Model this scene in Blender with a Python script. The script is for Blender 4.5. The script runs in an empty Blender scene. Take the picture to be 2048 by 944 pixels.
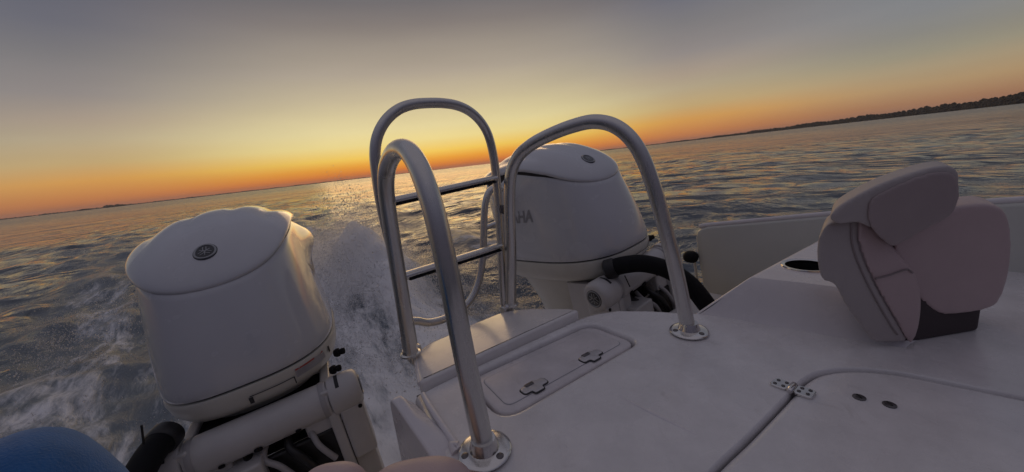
import bpy, bmesh, math, random
import numpy as np
from mathutils import Vector, Matrix, Euler

random.seed(7)
rng = np.random.default_rng(11)
PI = math.pi
scene = bpy.context.scene
col = scene.collection
CAM_Z = 0.44            # eye above the deck (deck top is z = 0)
WATER_Z = -0.78

# ------------------------------------------------------------------ helpers
def link(o, parent=None):
    col.objects.link(o)
    if parent is not None:
        o.parent = parent
    return o

def tag(o, label=None, cat=None, group=None, kind=None):
    if label: o['label'] = label
    if cat: o['category'] = cat
    if group: o['group'] = group
    if kind: o['kind'] = kind
    return o

def thing(name, label, cat, loc=(0, 0, 0), rot=(0, 0, 0), group=None):
    o = bpy.data.objects.new(name, None)
    o.empty_display_size = 0.1
    o.location = loc
    o.rotation_euler = rot
    link(o)
    return tag(o, label, cat, group)

class MB:
    """collects verts and faces of ONE mesh"""
    def __init__(s): s.v = []; s.f = []
    def add(s, vs, fs):
        b = len(s.v); s.v += [tuple(map(float, p)) for p in vs]
        s.f += [tuple(b + i for i in f) for f in fs]; return s
    def rings(s, rings, cap0=True, cap1=True, closed=True):
        n = len(rings[0]); b = len(s.v)
        for r in rings: s.v += [tuple(map(float, p)) for p in r]
        m = n if closed else n - 1
        for k in range(len(rings) - 1):
            for i in range(m):
                j = (i + 1) % n
                s.f.append((b + k*n + i, b + k*n + j, b + (k+1)*n + j, b + (k+1)*n + i))
        if cap0: s.f.append(tuple(b + i for i in range(n - 1, -1, -1)))
        if cap1: s.f.append(tuple(b + (len(rings)-1)*n + i for i in range(n)))
        return s
    def tube(s, pts, r, n=16, caps=True):
        pts = [Vector(p) for p in pts]
        rr = r if isinstance(r, (list, tuple)) else [r]*len(pts)
        t0 = (pts[1]-pts[0]).normalized()
        up = Vector((0, 0, 1)) if abs(t0.z) < .9 else Vector((1, 0, 0))
        x = t0.cross(up).normalized()
        rings = []; tp = t0
        for i, p in enumerate(pts):
            if i == 0: t = t0
            elif i == len(pts)-1: t = (pts[i]-pts[i-1]).normalized()
            else: t = ((pts[i+1]-pts[i]).normalized() + (pts[i]-pts[i-1]).normalized()).normalized()
            x = tp.rotation_difference(t) @ x; tp = t
            x = (x - t*x.dot(t)).normalized(); y = t.cross(x)
            rings.append([p + (x*math.cos(a)+y*math.sin(a))*rr[i] for a in [2*PI*k/n for k in range(n)]])
        return s.rings(rings, caps, caps)
    def lathe(s, prof, origin, axis, n=32, caps=True):
        """prof: list of (distance along axis, radius)"""
        o = Vector(origin); a = Vector(axis).normalized()
        h = Vector((0, 0, 1)) if abs(a.z) < .9 else Vector((1, 0, 0))
        x = a.cross(h).normalized(); y = a.cross(x)
        rings = [[o + a*d + (x*math.cos(t)+y*math.sin(t))*r for t in [2*PI*k/n for k in range(n)]] for d, r in prof]
        return s.rings(rings, caps, caps)
    def box(s, c, size, M=None):
        vs = [Vector((sx*size[0]/2, sy*size[1]/2, sz*size[2]/2)) for sx in (-1, 1) for sy in (-1, 1) for sz in (-1, 1)]
        if M is not None: vs = [M @ v for v in vs]
        vs = [v + Vector(c) for v in vs]
        return s.add(vs, [(0, 1, 3, 2), (4, 6, 7, 5), (0, 4, 5, 1), (2, 3, 7, 6), (0, 2, 6, 4), (1, 5, 7, 3)])
    def prism(s, poly, z0, z1):
        n = len(poly)
        return s.rings([[(p[0], p[1], z0) for p in poly], [(p[0], p[1], z1) for p in poly]])
    def build(s, name, mat, parent=None, smooth=True, bevel=0, seg=3, sub=0, off=(0, 0, 0), angle=40):
        me = bpy.data.meshes.new(name)
        o_ = Vector(off)
        me.from_pydata([Vector(p) - o_ for p in s.v], [], s.f)
        me.update()
        bm = bmesh.new(); bm.from_mesh(me)
        bmesh.ops.recalc_face_normals(bm, faces=bm.faces)
        bm.to_mesh(me); bm.free()
        me.materials.append(mat)
        if smooth:
            me.polygons.foreach_set('use_smooth', [True]*len(me.polygons))
            try: me.set_sharp_from_angle(angle=math.radians(angle))
            except Exception: pass
        o = link(bpy.data.objects.new(name, me), parent)
        if bevel:
            b = o.modifiers.new('bevel', 'BEVEL'); b.width = bevel; b.segments = seg
            b.limit_method = 'ANGLE'; b.angle_limit = math.radians(35); b.harden_normals = False
        if sub:
            m = o.modifiers.new('sub', 'SUBSURF'); m.levels = sub; m.render_levels = sub
        return o

def catmull(pts, k=8, closed=False):
    P = [Vector(p) for p in pts]; n = len(P); out = []
    rng_ = range(n) if closed else range(n-1)
    for i in rng_:
        if closed: a, b, c, d = P[(i-1) % n], P[i], P[(i+1) % n], P[(i+2) % n]
        else: a, b, c, d = P[max(i-1, 0)], P[i], P[i+1], P[min(i+2, n-1)]
        for j in range(k):
            t = j/k
            out.append(.5*((2*b)+(c-a)*t+(2*a-5*b+4*c-d)*t*t+(3*b-a-3*c+d)*t**3))
    if not closed: out.append(P[-1])
    return out

def round_poly(pts, r, seg=6):
    """2D polygon with rounded corners; r a number or one per corner"""
    out = []; n = len(pts)
    for i in range(n):
        p = Vector(pts[i][:2]); a = Vector(pts[i-1][:2]); b = Vector(pts[(i+1) % n][:2])
        rr = r[i] if isinstance(r, (list, tuple)) else r
        if rr <= 0: out.append((p.x, p.y)); continue
        u = (a-p).normalized(); v = (b-p).normalized()
        ang = u.angle(v); d = min(rr/math.tan(ang/2), (a-p).length*.48, (b-p).length*.48)
        p0 = p+u*d; p1 = p+v*d
        for k in range(seg+1):
            t = k/seg
            q = p0*(1-t)**2 + p*2*t*(1-t) + p1*t*t
            out.append((q.x, q.y))
    return out

def inset(poly, d):
    """move a 2D polygon inwards by d"""
    n = len(poly); P = [Vector(p[:2]) for p in poly]
    area = sum(P[i].x*P[(i+1) % n].y - P[(i+1) % n].x*P[i].y for i in range(n))
    sgn = 1 if area > 0 else -1
    out = []
    for i in range(n):
        e0 = (P[i]-P[i-1]); e1 = (P[(i+1) % n]-P[i])
        if e0.length < 1e-7: e0 = e1
        if e1.length < 1e-7: e1 = e0
        n0 = Vector((-e0.y, e0.x)).normalized()*sgn; n1 = Vector((-e1.y, e1.x)).normalized()*sgn
        m = (n0+n1); m = m.normalized() if m.length > 1e-6 else n0
        k = d/max(.4, m.dot(n0))
        out.append(tuple(P[i]+m*k))
    return out

def plate_with_holes(outer, holes, z):
    """triangulated flat sheet with holes -> verts, faces (bmesh fill)"""
    bm = bmesh.new(); edges = []
    for loop in [outer]+holes:
        vs = [bm.verts.new((p[0], p[1], z)) for p in loop]
        for i in range(len(vs)): edges.append(bm.edges.new((vs[i], vs[(i+1) % len(vs)])))
    bmesh.ops.triangle_fill(bm, edges=edges, use_beauty=True)
    bm.verts.ensure_lookup_table(); bm.verts.index_update()
    V = [v.co.copy() for v in bm.verts]; F = [tuple(v.index for v in f.verts) for f in bm.faces]
    bm.free(); return V, F

def edge_rings(poly, prof):
    """prof: list of (inset, z)"""
    return [[(q[0], q[1], z) for q in (inset(poly, d) if abs(d) > 1e-9 else poly)] for d, z in prof]

# ------------------------------------------------------------------ materials
def new_mat(name):
    m = bpy.data.materials.new(name); m.use_nodes = True
    nt = m.node_tree; b = nt.nodes['Principled BSDF']
    return m, nt, b

def N(nt, typ, **kw):
    n = nt.nodes.new(typ)
    for k, v in kw.items(): setattr(n, k, v)
    return n

def surf(name, colr, rough=.4, metal=0, spec=.5, coat=0, coat_rough=.1, bump=0, bscale=200, var=0, vscale=6,
         rvar=0, rscale=20, sheen=0, stretch=None, stain=0):
    m, nt, b = new_mat(name); L = nt.links
    b.inputs['Base Color'].default_value = (*colr, 1)
    b.inputs['Roughness'].default_value = rough
    b.inputs['Metallic'].default_value = metal
    b.inputs['Specular IOR Level'].default_value = spec
    b.inputs['Coat Weight'].default_value = coat
    b.inputs['Coat Roughness'].default_value = coat_rough
    b.inputs['Sheen Weight'].default_value = sheen
    tc = N(nt, 'ShaderNodeTexCoord'); vec = tc.outputs['Object']
    if stretch:
        mp = N(nt, 'ShaderNodeMapping'); mp.inputs['Scale'].default_value = stretch
        L.new(vec, mp.inputs[0]); vec = mp.outputs[0]
    if var:
        n = N(nt, 'ShaderNodeTexNoise'); n.inputs['Scale'].default_value = vscale; n.inputs['Detail'].default_value = 5
        n.inputs['Roughness'].default_value = .65
        r = N(nt, 'ShaderNodeValToRGB')
        r.color_ramp.elements[0].position = .3; r.color_ramp.elements[1].position = .7
        r.color_ramp.elements[0].color = (*[c*(1-var) for c in colr], 1)
        r.color_ramp.elements[1].color = (*[min(1, c*(1+var*.5)) for c in colr], 1)
        L.new(vec, n.inputs['Vector']); L.new(n.outputs['Fac'], r.inputs[0]); L.new(r.outputs[0], b.inputs['Base Color'])
    if stain:
        n = N(nt, 'ShaderNodeTexNoise'); n.inputs['Scale'].default_value = 17; n.inputs['Detail'].default_value = 7; n.inputs['Roughness'].default_value = .72; n.inputs['Distortion'].default_value = .8
        mr = N(nt, 'ShaderNodeMapRange'); mr.inputs['From Min'].default_value = .60; mr.inputs['From Max'].default_value = .74; mr.inputs['To Max'].default_value = stain
        mxs = N(nt, 'ShaderNodeMix', data_type='RGBA'); mxs.inputs[7].default_value = (.30, .26, .23, 1)
        L.new(vec, n.inputs['Vector']); L.new(n.outputs['Fac'], mr.inputs['Value']); L.new(mr.outputs[0], mxs.inputs[0])
        if b.inputs['Base Color'].is_linked: L.new(b.inputs['Base Color'].links[0].from_socket, mxs.inputs[6])
        else: mxs.inputs[6].default_value = (*colr, 1)
        L.new(mxs.outputs[2], b.inputs['Base Color'])
    if rvar:
        n = N(nt, 'ShaderNodeTexNoise'); n.inputs['Scale'].default_value = rscale; n.inputs['Detail'].default_value = 4
        mr = N(nt, 'ShaderNodeMapRange'); mr.inputs['From Min'].default_value = .3; mr.inputs['From Max'].default_value = .7
        mr.inputs['To Min'].default_value = max(.02, rough-rvar); mr.inputs['To Max'].default_value = min(1, rough+rvar)
        L.new(vec, n.inputs['Vector']); L.new(n.outputs['Fac'], mr.inputs[0]); L.new(mr.outputs[0], b.inputs['Roughness'])
    if bump:
        n = N(nt, 'ShaderNodeTexNoise'); n.inputs['Scale'].default_value = bscale; n.inputs['Detail'].default_value = 3
        bp = N(nt, 'ShaderNodeBump'); bp.inputs['Strength'].default_value = bump; bp.inputs['Distance'].default_value = .002
        L.new(vec, n.inputs['Vector']); L.new(n.outputs['Fac'], bp.inputs['Height']); L.new(bp.outputs[0], b.inputs['Normal'])
    return m

M = {}
M['gelcoat'] = surf('gelcoat', (.76, .73, .75), .30, bump=.06, bscale=40, var=.07, vscale=9, rvar=.08, rscale=14)
M['deck'] = surf('deck gelcoat', (.78, .755, .757),   .27, coat=.4, coat_rough=.16, bump=.12, bscale=420, var=.13, vscale=10, rvar=.12, rscale=16, stain=.30)
M['platform'] = surf('platform gelcoat', (.78, .75, .74), .24, coat=.3, coat_rough=.15, bump=.06, bscale=60, var=.07, vscale=9, rvar=.07, rscale=14)
M['lid'] = surf('lid gelcoat', (.70, .66, .67), .36, stain=.45, bump=.16, bscale=320, var=.16, vscale=13, rvar=.10, rscale=18)
M['gunwale'] = surf('gunwale gelcoat', (.60, .60, .56), .35, bump=.05, bscale=30, var=.05, vscale=4)
M['cowl'] = surf('cowl paint', (.60, .61, .645), .26, coat=1.0, coat_rough=.10, var=.03, vscale=5, rvar=.05, rscale=8)
M['pan'] = surf('pan paint', (.62, .61, .56), .36, coat=.3, coat_rough=.15, var=.06, vscale=9)
M['bracketwhite'] = surf('bracket paint', (.56, .55, .55), .40, coat=.2, var=.08, vscale=12)
M['groove'] = surf('dark groove', (.03, .03, .033), .7)
M['channel'] = surf('dark brown channel', (.07, .058, .058), .6, var=.3, vscale=30)  # dark brown, unevenly toned strip along the seam
M['rubber'] = surf('black rubber', (.008, .008, .010), .7, spec=.2, bump=.3, bscale=90)
M['blackplastic'] = surf('black plastic', (.014, .014, .016), .35)
M['steel'] = surf('polished stainless', (.66, .645, .62), .27, metal=1, rvar=.08, rscale=30, bump=.03, bscale=300, stretch=(1, 1, .15), var=.06, vscale=40)
M['chrome'] = surf('chrome', (.72, .70, .68), .16, metal=1, rvar=.06, rscale=60)
M['latchsteel'] = surf('satin latch', (.56, .54, .55), .36, metal=.6, rvar=.08, rscale=60)
M['screw'] = surf('dull screw steel', (.16, .15, .155), .38, metal=1)
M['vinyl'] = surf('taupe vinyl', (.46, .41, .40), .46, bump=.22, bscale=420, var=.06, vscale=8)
M['vinyl_pink'] = surf('warm taupe vinyl', (.56, .43, .43), .44, bump=.22, bscale=420, var=.06, vscale=8)  # light on the seat's right panel put into this pinker taupe; bolsters share it
M['vinyl_front'] = surf('shade-painted taupe vinyl', (.40, .325, .325), .48, bump=.22, bscale=420, var=.06, vscale=8)  # headrest front: its shade is put into a darker taupe
M['seatbase'] = surf('dark seat gap', (.06, .045, .048), .7)  # near black, painting the shaded gap under the seat onto its base
M['stitch'] = surf('seam vinyl', (.29, .24, .24), .5)
M['vinyl_dark'] = surf('dark taupe vinyl', (.24, .195, .195), .55, bump=.22, bscale=420, var=.06, vscale=8)
M['blue'] = surf('blue cloth', (.03, .15, .40), .9, bump=.5, bscale=500, var=.2, vscale=30, sheen=.3)
M['badge'] = surf('badge dark', (.035, .038, .045), .3, coat=.4)
M['badgering'] = surf('badge ring', (.30, .31, .33), .28, metal=1)
M['decal'] = surf('grey decal', (.30, .30, .32), .4)
M['decal_red'] = surf('red decal', (.42, .06, .05), .45)
M['label'] = surf('label film', (.40, .39, .40), .45)
M['trees'] = surf('far trees', (.07, .060, .046), .95, var=.35, vscale=.05)
M['land'] = surf('far land', (.07, .06, .05), .95)

# ------------------------------------------------------------------ boat (deck, hatch, platform, coaming, gunwale)
boat = thing('motorboat', 'white fibreglass motorboat stern with locker hatch, swim platform and low coaming', 'boat', (.45, .3, 0))
BO = (.45, .3, 0)
def part(mb, name, mat, parent=None, **kw):
    return mb.build(name, mat, parent or boat, off=BO, **kw)

# outlines seen from above (metres, x to the picture's right, y aft)
HC = [(.292, .458), (.694, .420), (.704, .594), (.318, .640)]
HR = [.055, .045, .060, .055]
def hatch_ring(d): return round_poly(inset(HC, d), [max(.016, r-d) for r in HR], 8)
hatch_outline = hatch_ring(0)
seam_curve = [(-.6, .222), (-.35, .212), (-.1, .2015), (.1, .193), (.28, .1855), (.43, .179), (.533, .166), (.640, .154), (.700, .148), (.745, .142), (.785, .128), (.822, .100), (.850, .062), (.868, .015), (.878, -.04), (.890, -.11), (.905, -.19), (.93, -.32), (.96, -.5), (.99, -.7), (1.02, -.95), (1.05, -1.6)]
seam_curve = [tuple(p[:2]) for p in catmull([(x, y, 0) for x, y in seam_curve], 5)]

deck_outer = ([(-.6, .50), (.02, .497), (.196, .462), (.236, .648)] + [(.300, .644), (.500, .627), (.690, .609)] +
              [(.718, .603), (.742, .592), (.790, .560), (.832, .50), (.868, .43), (.898, .384), (.915, .30), (.93, .21), (.945, .12), (.965, .02), (1.30, .02), (1.60, .02), (1.60, -.8), (1.60, -1.6)]
              + [(x, y) for x, y in reversed(seam_curve)])
V, F = plate_with_holes(deck_outer, [hatch_outline], 0.0)
mb = MB(); mb.add(V, F)
# lip of the hatch recess, rounded then dropping
mb.rings(edge_rings(hatch_outline, [(0, 0), (.004, -.0008), (.007, -.003), (.009, -.0075), (.0098, -.013), (.010, -.026)]), False, False)
# edge of the seam, rounded down
sl = len(seam_curve)
def shift_curve(c, d):
    out = []
    for i in range(len(c)):
        a = Vector(c[max(i-1, 0)]); b = Vector(c[min(i+1, len(c)-1)]); t = (b-a).normalized()
        out.append((c[i][0]+t.y*d, c[i][1]-t.x*d))
    return out
mb.rings([[(p[0], p[1], z) for p in shift_curve(seam_curve, d)] for d, z in [(0, 0), (.0015, -.0006), (.003, -.003), (.0035, -.010), (.0035, -.03)]], False, False, closed=False)
# outer skirt of the deck (rounded nose, then down)
sk = deck_outer[:len(deck_outer)-sl]
def skirt(c, prof): return [[(p[0], p[1], z) for p in shift_curve(c, -d)] for d, z in prof]
mb.rings(skirt(sk, [(0, 0), (.006, -.001), (.011, -.005), (.014, -.012), (.015, -.02), (.015, -.10)]), False, False, closed=False)
deck = part(mb, 'deck', M['deck'])

# dark gasket channel at the bottom of the hatch recess
mb = MB(); mb.rings([[(*q, -.023) for q in hatch_ring(d)] for d in (.003, .024)], False, False)
part(mb, 'hatch_gasket', M['groove'])
# hatch lid with its own raised inner field
mb = MB()
mb.rings([[(*q, z) for q in hatch_ring(d)] for d, z in [(.0165, -.026), (.0165, -.0095), (.018, -.0068), (.0205, -.0056), (.037, -.0054), (.0385, -.0040), (.041, -.0034)]], True, True)
lid = part(mb, 'hatch_lid', M['lid'])
lid['label'] = 'slightly worn locker lid with two flush latches'
mb = MB(); mb.rings([[(*q, z) for q in hatch_ring(d)] for d, z in [(.0368, -.0049), (.0380, -.0044)]], False, False)
mb.build('lid_groove', M['decal'], lid, off=(0, 0, 0)); bpy.data.objects['lid_groove'].data.transform(Matrix.Translation(-Vector(BO)))

def latch(cx, cy, ang):
    """flush pull latch: a wide round-ended plate crossed by a short tongue"""
    def R2(x, y): return (cx + x*math.cos(ang)-y*math.sin(ang), cy + x*math.sin(ang)+y*math.cos(ang))
    plus = [(-.030, -.010), (-.012, -.010), (-.012, -.020), (.012, -.020), (.012, -.010), (.030, -.010), (.030, .010), (.014, .012), (.010, .016), (-.012, .016), (-.014, .012), (-.030, .010)]
    pl = round_poly([R2(*p) for p in plus], .007, 4)
    a = MB().rings(edge_rings(pl, [(-.0018, -.0033), (-.0014, -.0027), (.0005, -.0027)]), False, True)
    base = a.build('latch', M['groove'], lid, off=BO)
    b = MB().rings(edge_rings(pl, [(.0008, -.0027), (.0008, -.0012), (.0018, -.0004), (.004, -.0001)]), False, True)
    b.build('latch_plate', M['latchsteel'], base, off=BO)
    c = MB().rings(edge_rings(round_poly([R2(*p) for p in [(-.016, .004), (.004, .004), (.004, .013), (-.016, .013)]], .003, 3), [(0, -.0001), (0, .0008), (.001, .0012)]), False, True)
    c.build('latch_tongue', M['screw'], base, off=BO)
latch(.408, .497, -.09)
latch(.566, .480, -.09)

# moulded crease between them
mb = MB(); pts = [(.487, .20 + .175*t, 0) for t in [i/10 for i in range(11)]]
mb.tube([(p[0], p[1], -.0042) for p in pts], [.0062 - .0022*abs(i-5)/5 for i in range(11)], 12)
part(mb, 'deck_crease', M['gelcoat'])

# big lid in the near corner (hinged), with a soft rounded edge
door = ([(p[0], p[1]) for p in shift_curve(seam_curve, .0185)] + [(-.6, -1.6)])
mb = MB()
dj = len(seam_curve)
V, F = plate_with_holes(door, [], -.001)
mb.add(V, F)
edge = door[:dj]
mb.rings([[(p[0], p[1], z) for p in shift_curve(edge, -d)] for d, z in [(0, -.001), (.004, -.0018), (.008, -.0045), (.011, -.009), (.0122, -.015), (.0122, -.03)]], False, False, closed=False)
dr = part(mb, 'hinged_lid', M['deck'])
mb = MB(); mb.rings([[(p[0], p[1], -.024) for p in shift_curve(seam_curve, d)] for d in (-.002, .026)], False, False, closed=False)
part(mb, 'seam_channel', M['channel'])
# two screw caps on it
for (x, y) in ((.737, .067), (.743, .033)):
    c = MB().lathe([(0, .0085), (.0015, .0085), (.0026, .006), (.0028, .003)], (x, y, -.001), (0, 0, 1), 20)
    sc = c.build('screw_cap', M['screw'], dr, off=BO)
    MB().box((x, y, .0021), (.011, .0016, .0008), Matrix.Rotation(.7, 3, 'Z')).build('screw_slot', M['groove'], sc, off=BO)
# hinge: two leaves and a knuckle over the seam
hp = [(.684, .178), (.711, .173), (.709, .150), (.682, .152)]
hq = [(.682, .143), (.709, .141), (.710, .115), (.682, .117)]
hinge = MB().rings(edge_rings(round_poly(hp, .007, 4), [(0, .0003), (0, .003), (.001, .0040)]), False, True).build('hinge', M['chrome'], boat, off=BO)
MB().rings(edge_rings(round_poly(hq, .007, 4), [(0, -.0008), (0, .003), (.001, .0040)]), False, True).build('hinge_leaf', M['chrome'], hinge, off=BO)
MB().lathe([(0, .004), (.0015, .005), (.0275, .005), (.029, .004)], (.681, .1475, .0022), (1, -.04, 0), 14).build('hinge_knuckle', M['chrome'], hinge, off=BO)
for (x, y) in ((.690, .170), (.703, .168), (.690, .158), (.703, .156), (.690, .136), (.702, .134), (.690, .124), (.703, .123)):
    MB().lathe([(0, .0030), (.0008, .0030), (.0014, .0018)], (x, y, .0040), (0, 0, 1), 10).build('hinge_screw', M['screw'], hinge, off=BO)

# swim platform: separate slab behind the deck, a narrow gap before it
plat = round_poly([(.241, .664), (.703, .623), (.700, .66), (.655, .765), (.617, .818), (.575, .838), (.47, .842), (.352, .842), (.300, .818)],
                  [.01, .012, .02, .05, .03, .03, .08, .03, .04], 6)
mb = MB(); mb.rings([[(x, y, z - (y-.66)*.10) for x, y, z in r_] for r_ in edge_rings(plat, [(.012, -.060), (.003, -.050), (0, -.035), (0, .010), (.0015, .014), (.005, .0165), (.012, .0175)])], True, True)
pf = part(mb, 'swim_platform', M['platform'])
mb = MB(); mb.box((.47, .647, -.035), (.47, .03, .03), Matrix.Rotation(-.085, 3, 'Z')); part(mb, 'platform_channel', M['groove'])
mb = MB(); mb.tube([(.246, .672, .008), (.272, .742, .001), (.298, .810, -.005)], .006, 10); part(mb, 'platform_trim', M['gelcoat'])

# corner fin at the left edge of the deck
fin = MB()
prof = [(.470, -.004), (.500, .006), (.560, .022), (.606, .036), (.622, .038), (.634, .030), (.638, .015), (.638, -.45), (.470, -.45)]
def finx(y): return .196 - (y-.462)*.03
fin.rings([[(finx(y)+dx, y, min(z, zc)) for (y, z) in prof] for dx, zc in ((-.022, 9), (-.004, 9), (.012, .012), (.022, .0015))])
part(fin, 'corner_fin', M['gelcoat'], bevel=.006, seg=3)
mb = MB(); mb.tube(catmull([(.212, .462, .003), (.218, .52, .005), (.228, .60, .006), (.236, .640, .004)], 6), .0055, 10); part(mb, 'fin_moulding', M['gelcoat'])
mb = MB(); mb.tube([(.206, .463, .0), (.207, .478, .004), (.214, .470, .003)], .008, 10); part(mb, 'corner_bead', M['gelcoat'])
# rub rail along the well edge, lower left
mb = MB(); mb.tube([(-.60, .517, -.012), (.02, .512, -.012), (.178, .480, -.008)], .007, 12)
part(mb, 'rub_rail', M['gelcoat'])
mb = MB(); mb.tube([(-.60, .528, -.020), (.02, .523, -.020), (.172, .492, -.016)], .005, 10)
part(mb, 'rail_insert', M['steel'])

# coaming: ramp and flat ledge with a cup holder
cup_c = (1.135, .222); cup_r = .049
cup_loop = [(cup_c[0]+cup_r*math.cos(2*PI*k/40), cup_c[1]+cup_r*math.sin(2*PI*k/40)) for k in range(40)]
F_ = [(.893, .392, -.002), (.915, .30, -.002), (.93, .21, -.002), (.945, .12, -.002), (.965, .018, -.003)]
T_ = [(.985, .296, .090), (.992, .25, .090), (1.000, .20, .090), (1.007, .13, .090), (1.03, .018, -.003)]
mb = MB()
rows = []
for s_ in [0, .06, .14, .3, .5, .7, .86, .94, 1.0]:
    k = s_*s_*(3-2*s_)*.35 + s_*.65
    rows.append([tuple(Vector(f)*(1-s_)+Vector(t)*s_ + Vector((0, 0, (k-s_)*.09)))for f, t in zip(F_, T_)])
mb.rings(rows, False, False, closed=False)
mb.rings([[(1.007, .13, .090), (1.60, .13, .090)], [(1.03, .018, -.003), (1.60, .018, -.003)]], False, False, closed=False)
top_o = [(t[0], t[1]) for t in T_[:4]] + [(1.60, .13), (1.60, .225), (1.394, .248), (1.19, .272)]
V, F = plate_with_holes(top_o, [cup_loop], .090); mb.add(V, F)
# aft faces: rounded nose then drop
aft = [(.893, .392, -.002), (.985, .296, .090), (1.19, .272, .090), (1.394, .248, .090), (1.60, .225, .090)]
nose = []
for dy, dz in ((0, 0), (.005, -.0008), (.011, -.0045), (.016, -.010), (.019, -.018), (.020, -.028), (.020, -.5)):
    nose.append([(p[0], p[1]+dy, p[2]+dz) for p in aft])
mb.rings(nose, False, False, closed=False)
part(mb, 'coaming', M['gelcoat'])
cup = MB().lathe([(-.004, .046), (.002, .0455), (.004, .049), (.004, .054), (.001, .0555), (-.002, .055)], (*cup_c, .090), (0, 0, 1), 40, caps=False).build('cup_holder', M['chrome'], boat, off=BO)
MB().lathe([(.0, .0475), (-.09, .043), (-.09, .001)], (*cup_c, .090), (0, 0, 1), 40, caps=False).build('cup_liner', M['blackplastic'], cup, off=BO)

# gunwale wall at the right with rounded aft top corner
gp = [(.250, .136), (.02, .17), (-.9, .28), (-.9, -.75), (.668, -.75), (.668, -.262), (.700, -.05), (.708, .020), (.700, .046), (.682, .060), (.655, .070)]
gp = [(y, z) for y, z in gp]
mb = MB()
def ring_g(x, d):
    q = inset(gp, d); return [(x, p[0], p[1]) for p in q]
mb.rings([ring_g(1.595, .010), ring_g(1.600, .003), ring_g(1.610, 0), ring_g(1.70, 0), ring_g(1.71, .004), ring_g(1.715, .012)])
part(mb, 'gunwale', M['gunwale'])
mb = MB(); mb.tube(catmull([(1.615, .678, .066), (1.615, .655, .074), (1.615, .25, .140), (1.615, .02, .174), (1.615, -.9, .284)], 6), .010, 12)
part(mb, 'gunwale_trim', M['gelcoat'])
mb = MB(); mb.tube([(1.592, .712, -.078), (1.592, .690, -.250)], .006, 10); part(mb, 'prop_rod', M['steel'])
kn = MB().lathe([(-.026, .012), (-.022, .024), (-.012, .031), (.004, .033), (.016, .028), (.024, .016)], (1.592, .726, -.072), (.0, -.1, 1), 12)
part(kn, 'rod_knob', M['rubber'])
mb = MB(); mb.box((1.53, .672, -.262), (.16, .022, .016), Matrix.Rotation(-.35, 3, 'Z')); part(mb, 'ledge_trim', M['chrome'], bevel=.004)

# motor wells, pods and hull sides under it all
mb = MB()
mb.box((1.28, .42, -.56), (.66, .44, .44)); 
part(mb, 'motor_well', M['gunwale'], bevel=.02)
mb = MB(); mb.prism(round_poly([(-.24, .50), (.09, .50), (.115, 1.00), (-.24, 1.00)], .012, 3), -.95, -.40)
part(mb, 'transom_pod', M['bracketwhite'], bevel=.012)
mb = MB(); mb.prism(round_poly([(.93, .40), (1.50, .40), (1.50, .64), (.93, .66)], .02, 3), -.95, -.185)
part(mb, 'transom_pod', M['bracketwhite'], bevel=.012)
mb = MB(); mb.prism([(-.62, -1.6), (1.70, -1.6), (1.70, .22), (.90, .36), (.72, .575), (.24, .625), (.20, .45), (-.62, .48)], -1.1, -.09)
part(mb, 'hull', M['gelcoat'])
mb = MB(); mb.tube([(.905, .43, -.055), (.935, .415, -.05), (.96, .40, -.05)], .024, 14); part(mb, 'drain_cap', M['rubber'])

# ------------------------------------------------------------------ grab rails
def flange(parent, x, y, z, off, a0, n=3):
    f = MB().lathe([(0, .041), (.003, .0425), (.005, .041), (.0065, .036), (.008, .024), (.018, .021), (.024, .0188)], (x, y, z), (0, 0, 1), 40)
    fo = f.build('flange', M['chrome'], parent, off=off)
    for k in range(n):
        a = a0 + 2*PI*k/n
        p = (x+.0312*math.cos(a), y+.0312*math.sin(a), z+.0055)
        MB().lathe([(0, .0062), (.0016, .0062), (.0032, .0045), (.0036, .002)], p, (0, 0, 1), 14).build('bolt', M['screw'], fo, off=off)

def grab_rail(pts, label, a0, side):
    base = pts[0]
    t = thing('grab_rail', label, 'grab rail', base, group='stainless grab rails beside the swim platform')
    MB().tube(catmull(pts, 8), .0168, 24).build('tube', M['steel'], t, off=base)
    flange(t, base[0], base[1], .0022, base, a0)
    e = pts[-1]
    MB().lathe([(0, .024), (.004, .024), (.006, .019), (.014, .018)], (e[0], e[1], .012), (0, 0, 1), 24).build('foot', M['steel'], t, off=base)
    return t
Lp = [(.239, .430, .0), (.241, .446, .10), (.2425, .457, .17), (.244, .469, .28), (.246, .487, .375), (.249, .515, .437), (.254, .555, .471), (.260, .606, .481), (.266, .660, .473), (.272, .712, .449), (.2765, .748, .405), (.279, .765, .330), (.280, .776, .20), (.2815, .787, .10), (.283, .800, .012)]
Rp = [(.787, .365, .0), (.780, .386, .13), (.774, .402, .218), (.763, .430, .352), (.753, .459, .437), (.739, .498, .487), (.721, .547, .508), (.700, .606, .505), (.678, .672, .490), (.662, .716, .473), (.648, .751, .448), (.639, .776, .405), (.634, .790, .330), (.629, .804, .188), (.624, .820, .06), (.622, .826, .012)]
grab_rail(Lp, 'near stainless grab rail rising beside the corner fin, left of the hatch', .75, -1)
grab_rail(Rp, 'right stainless grab rail arching in front of the farther motor', .35, 1)

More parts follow.
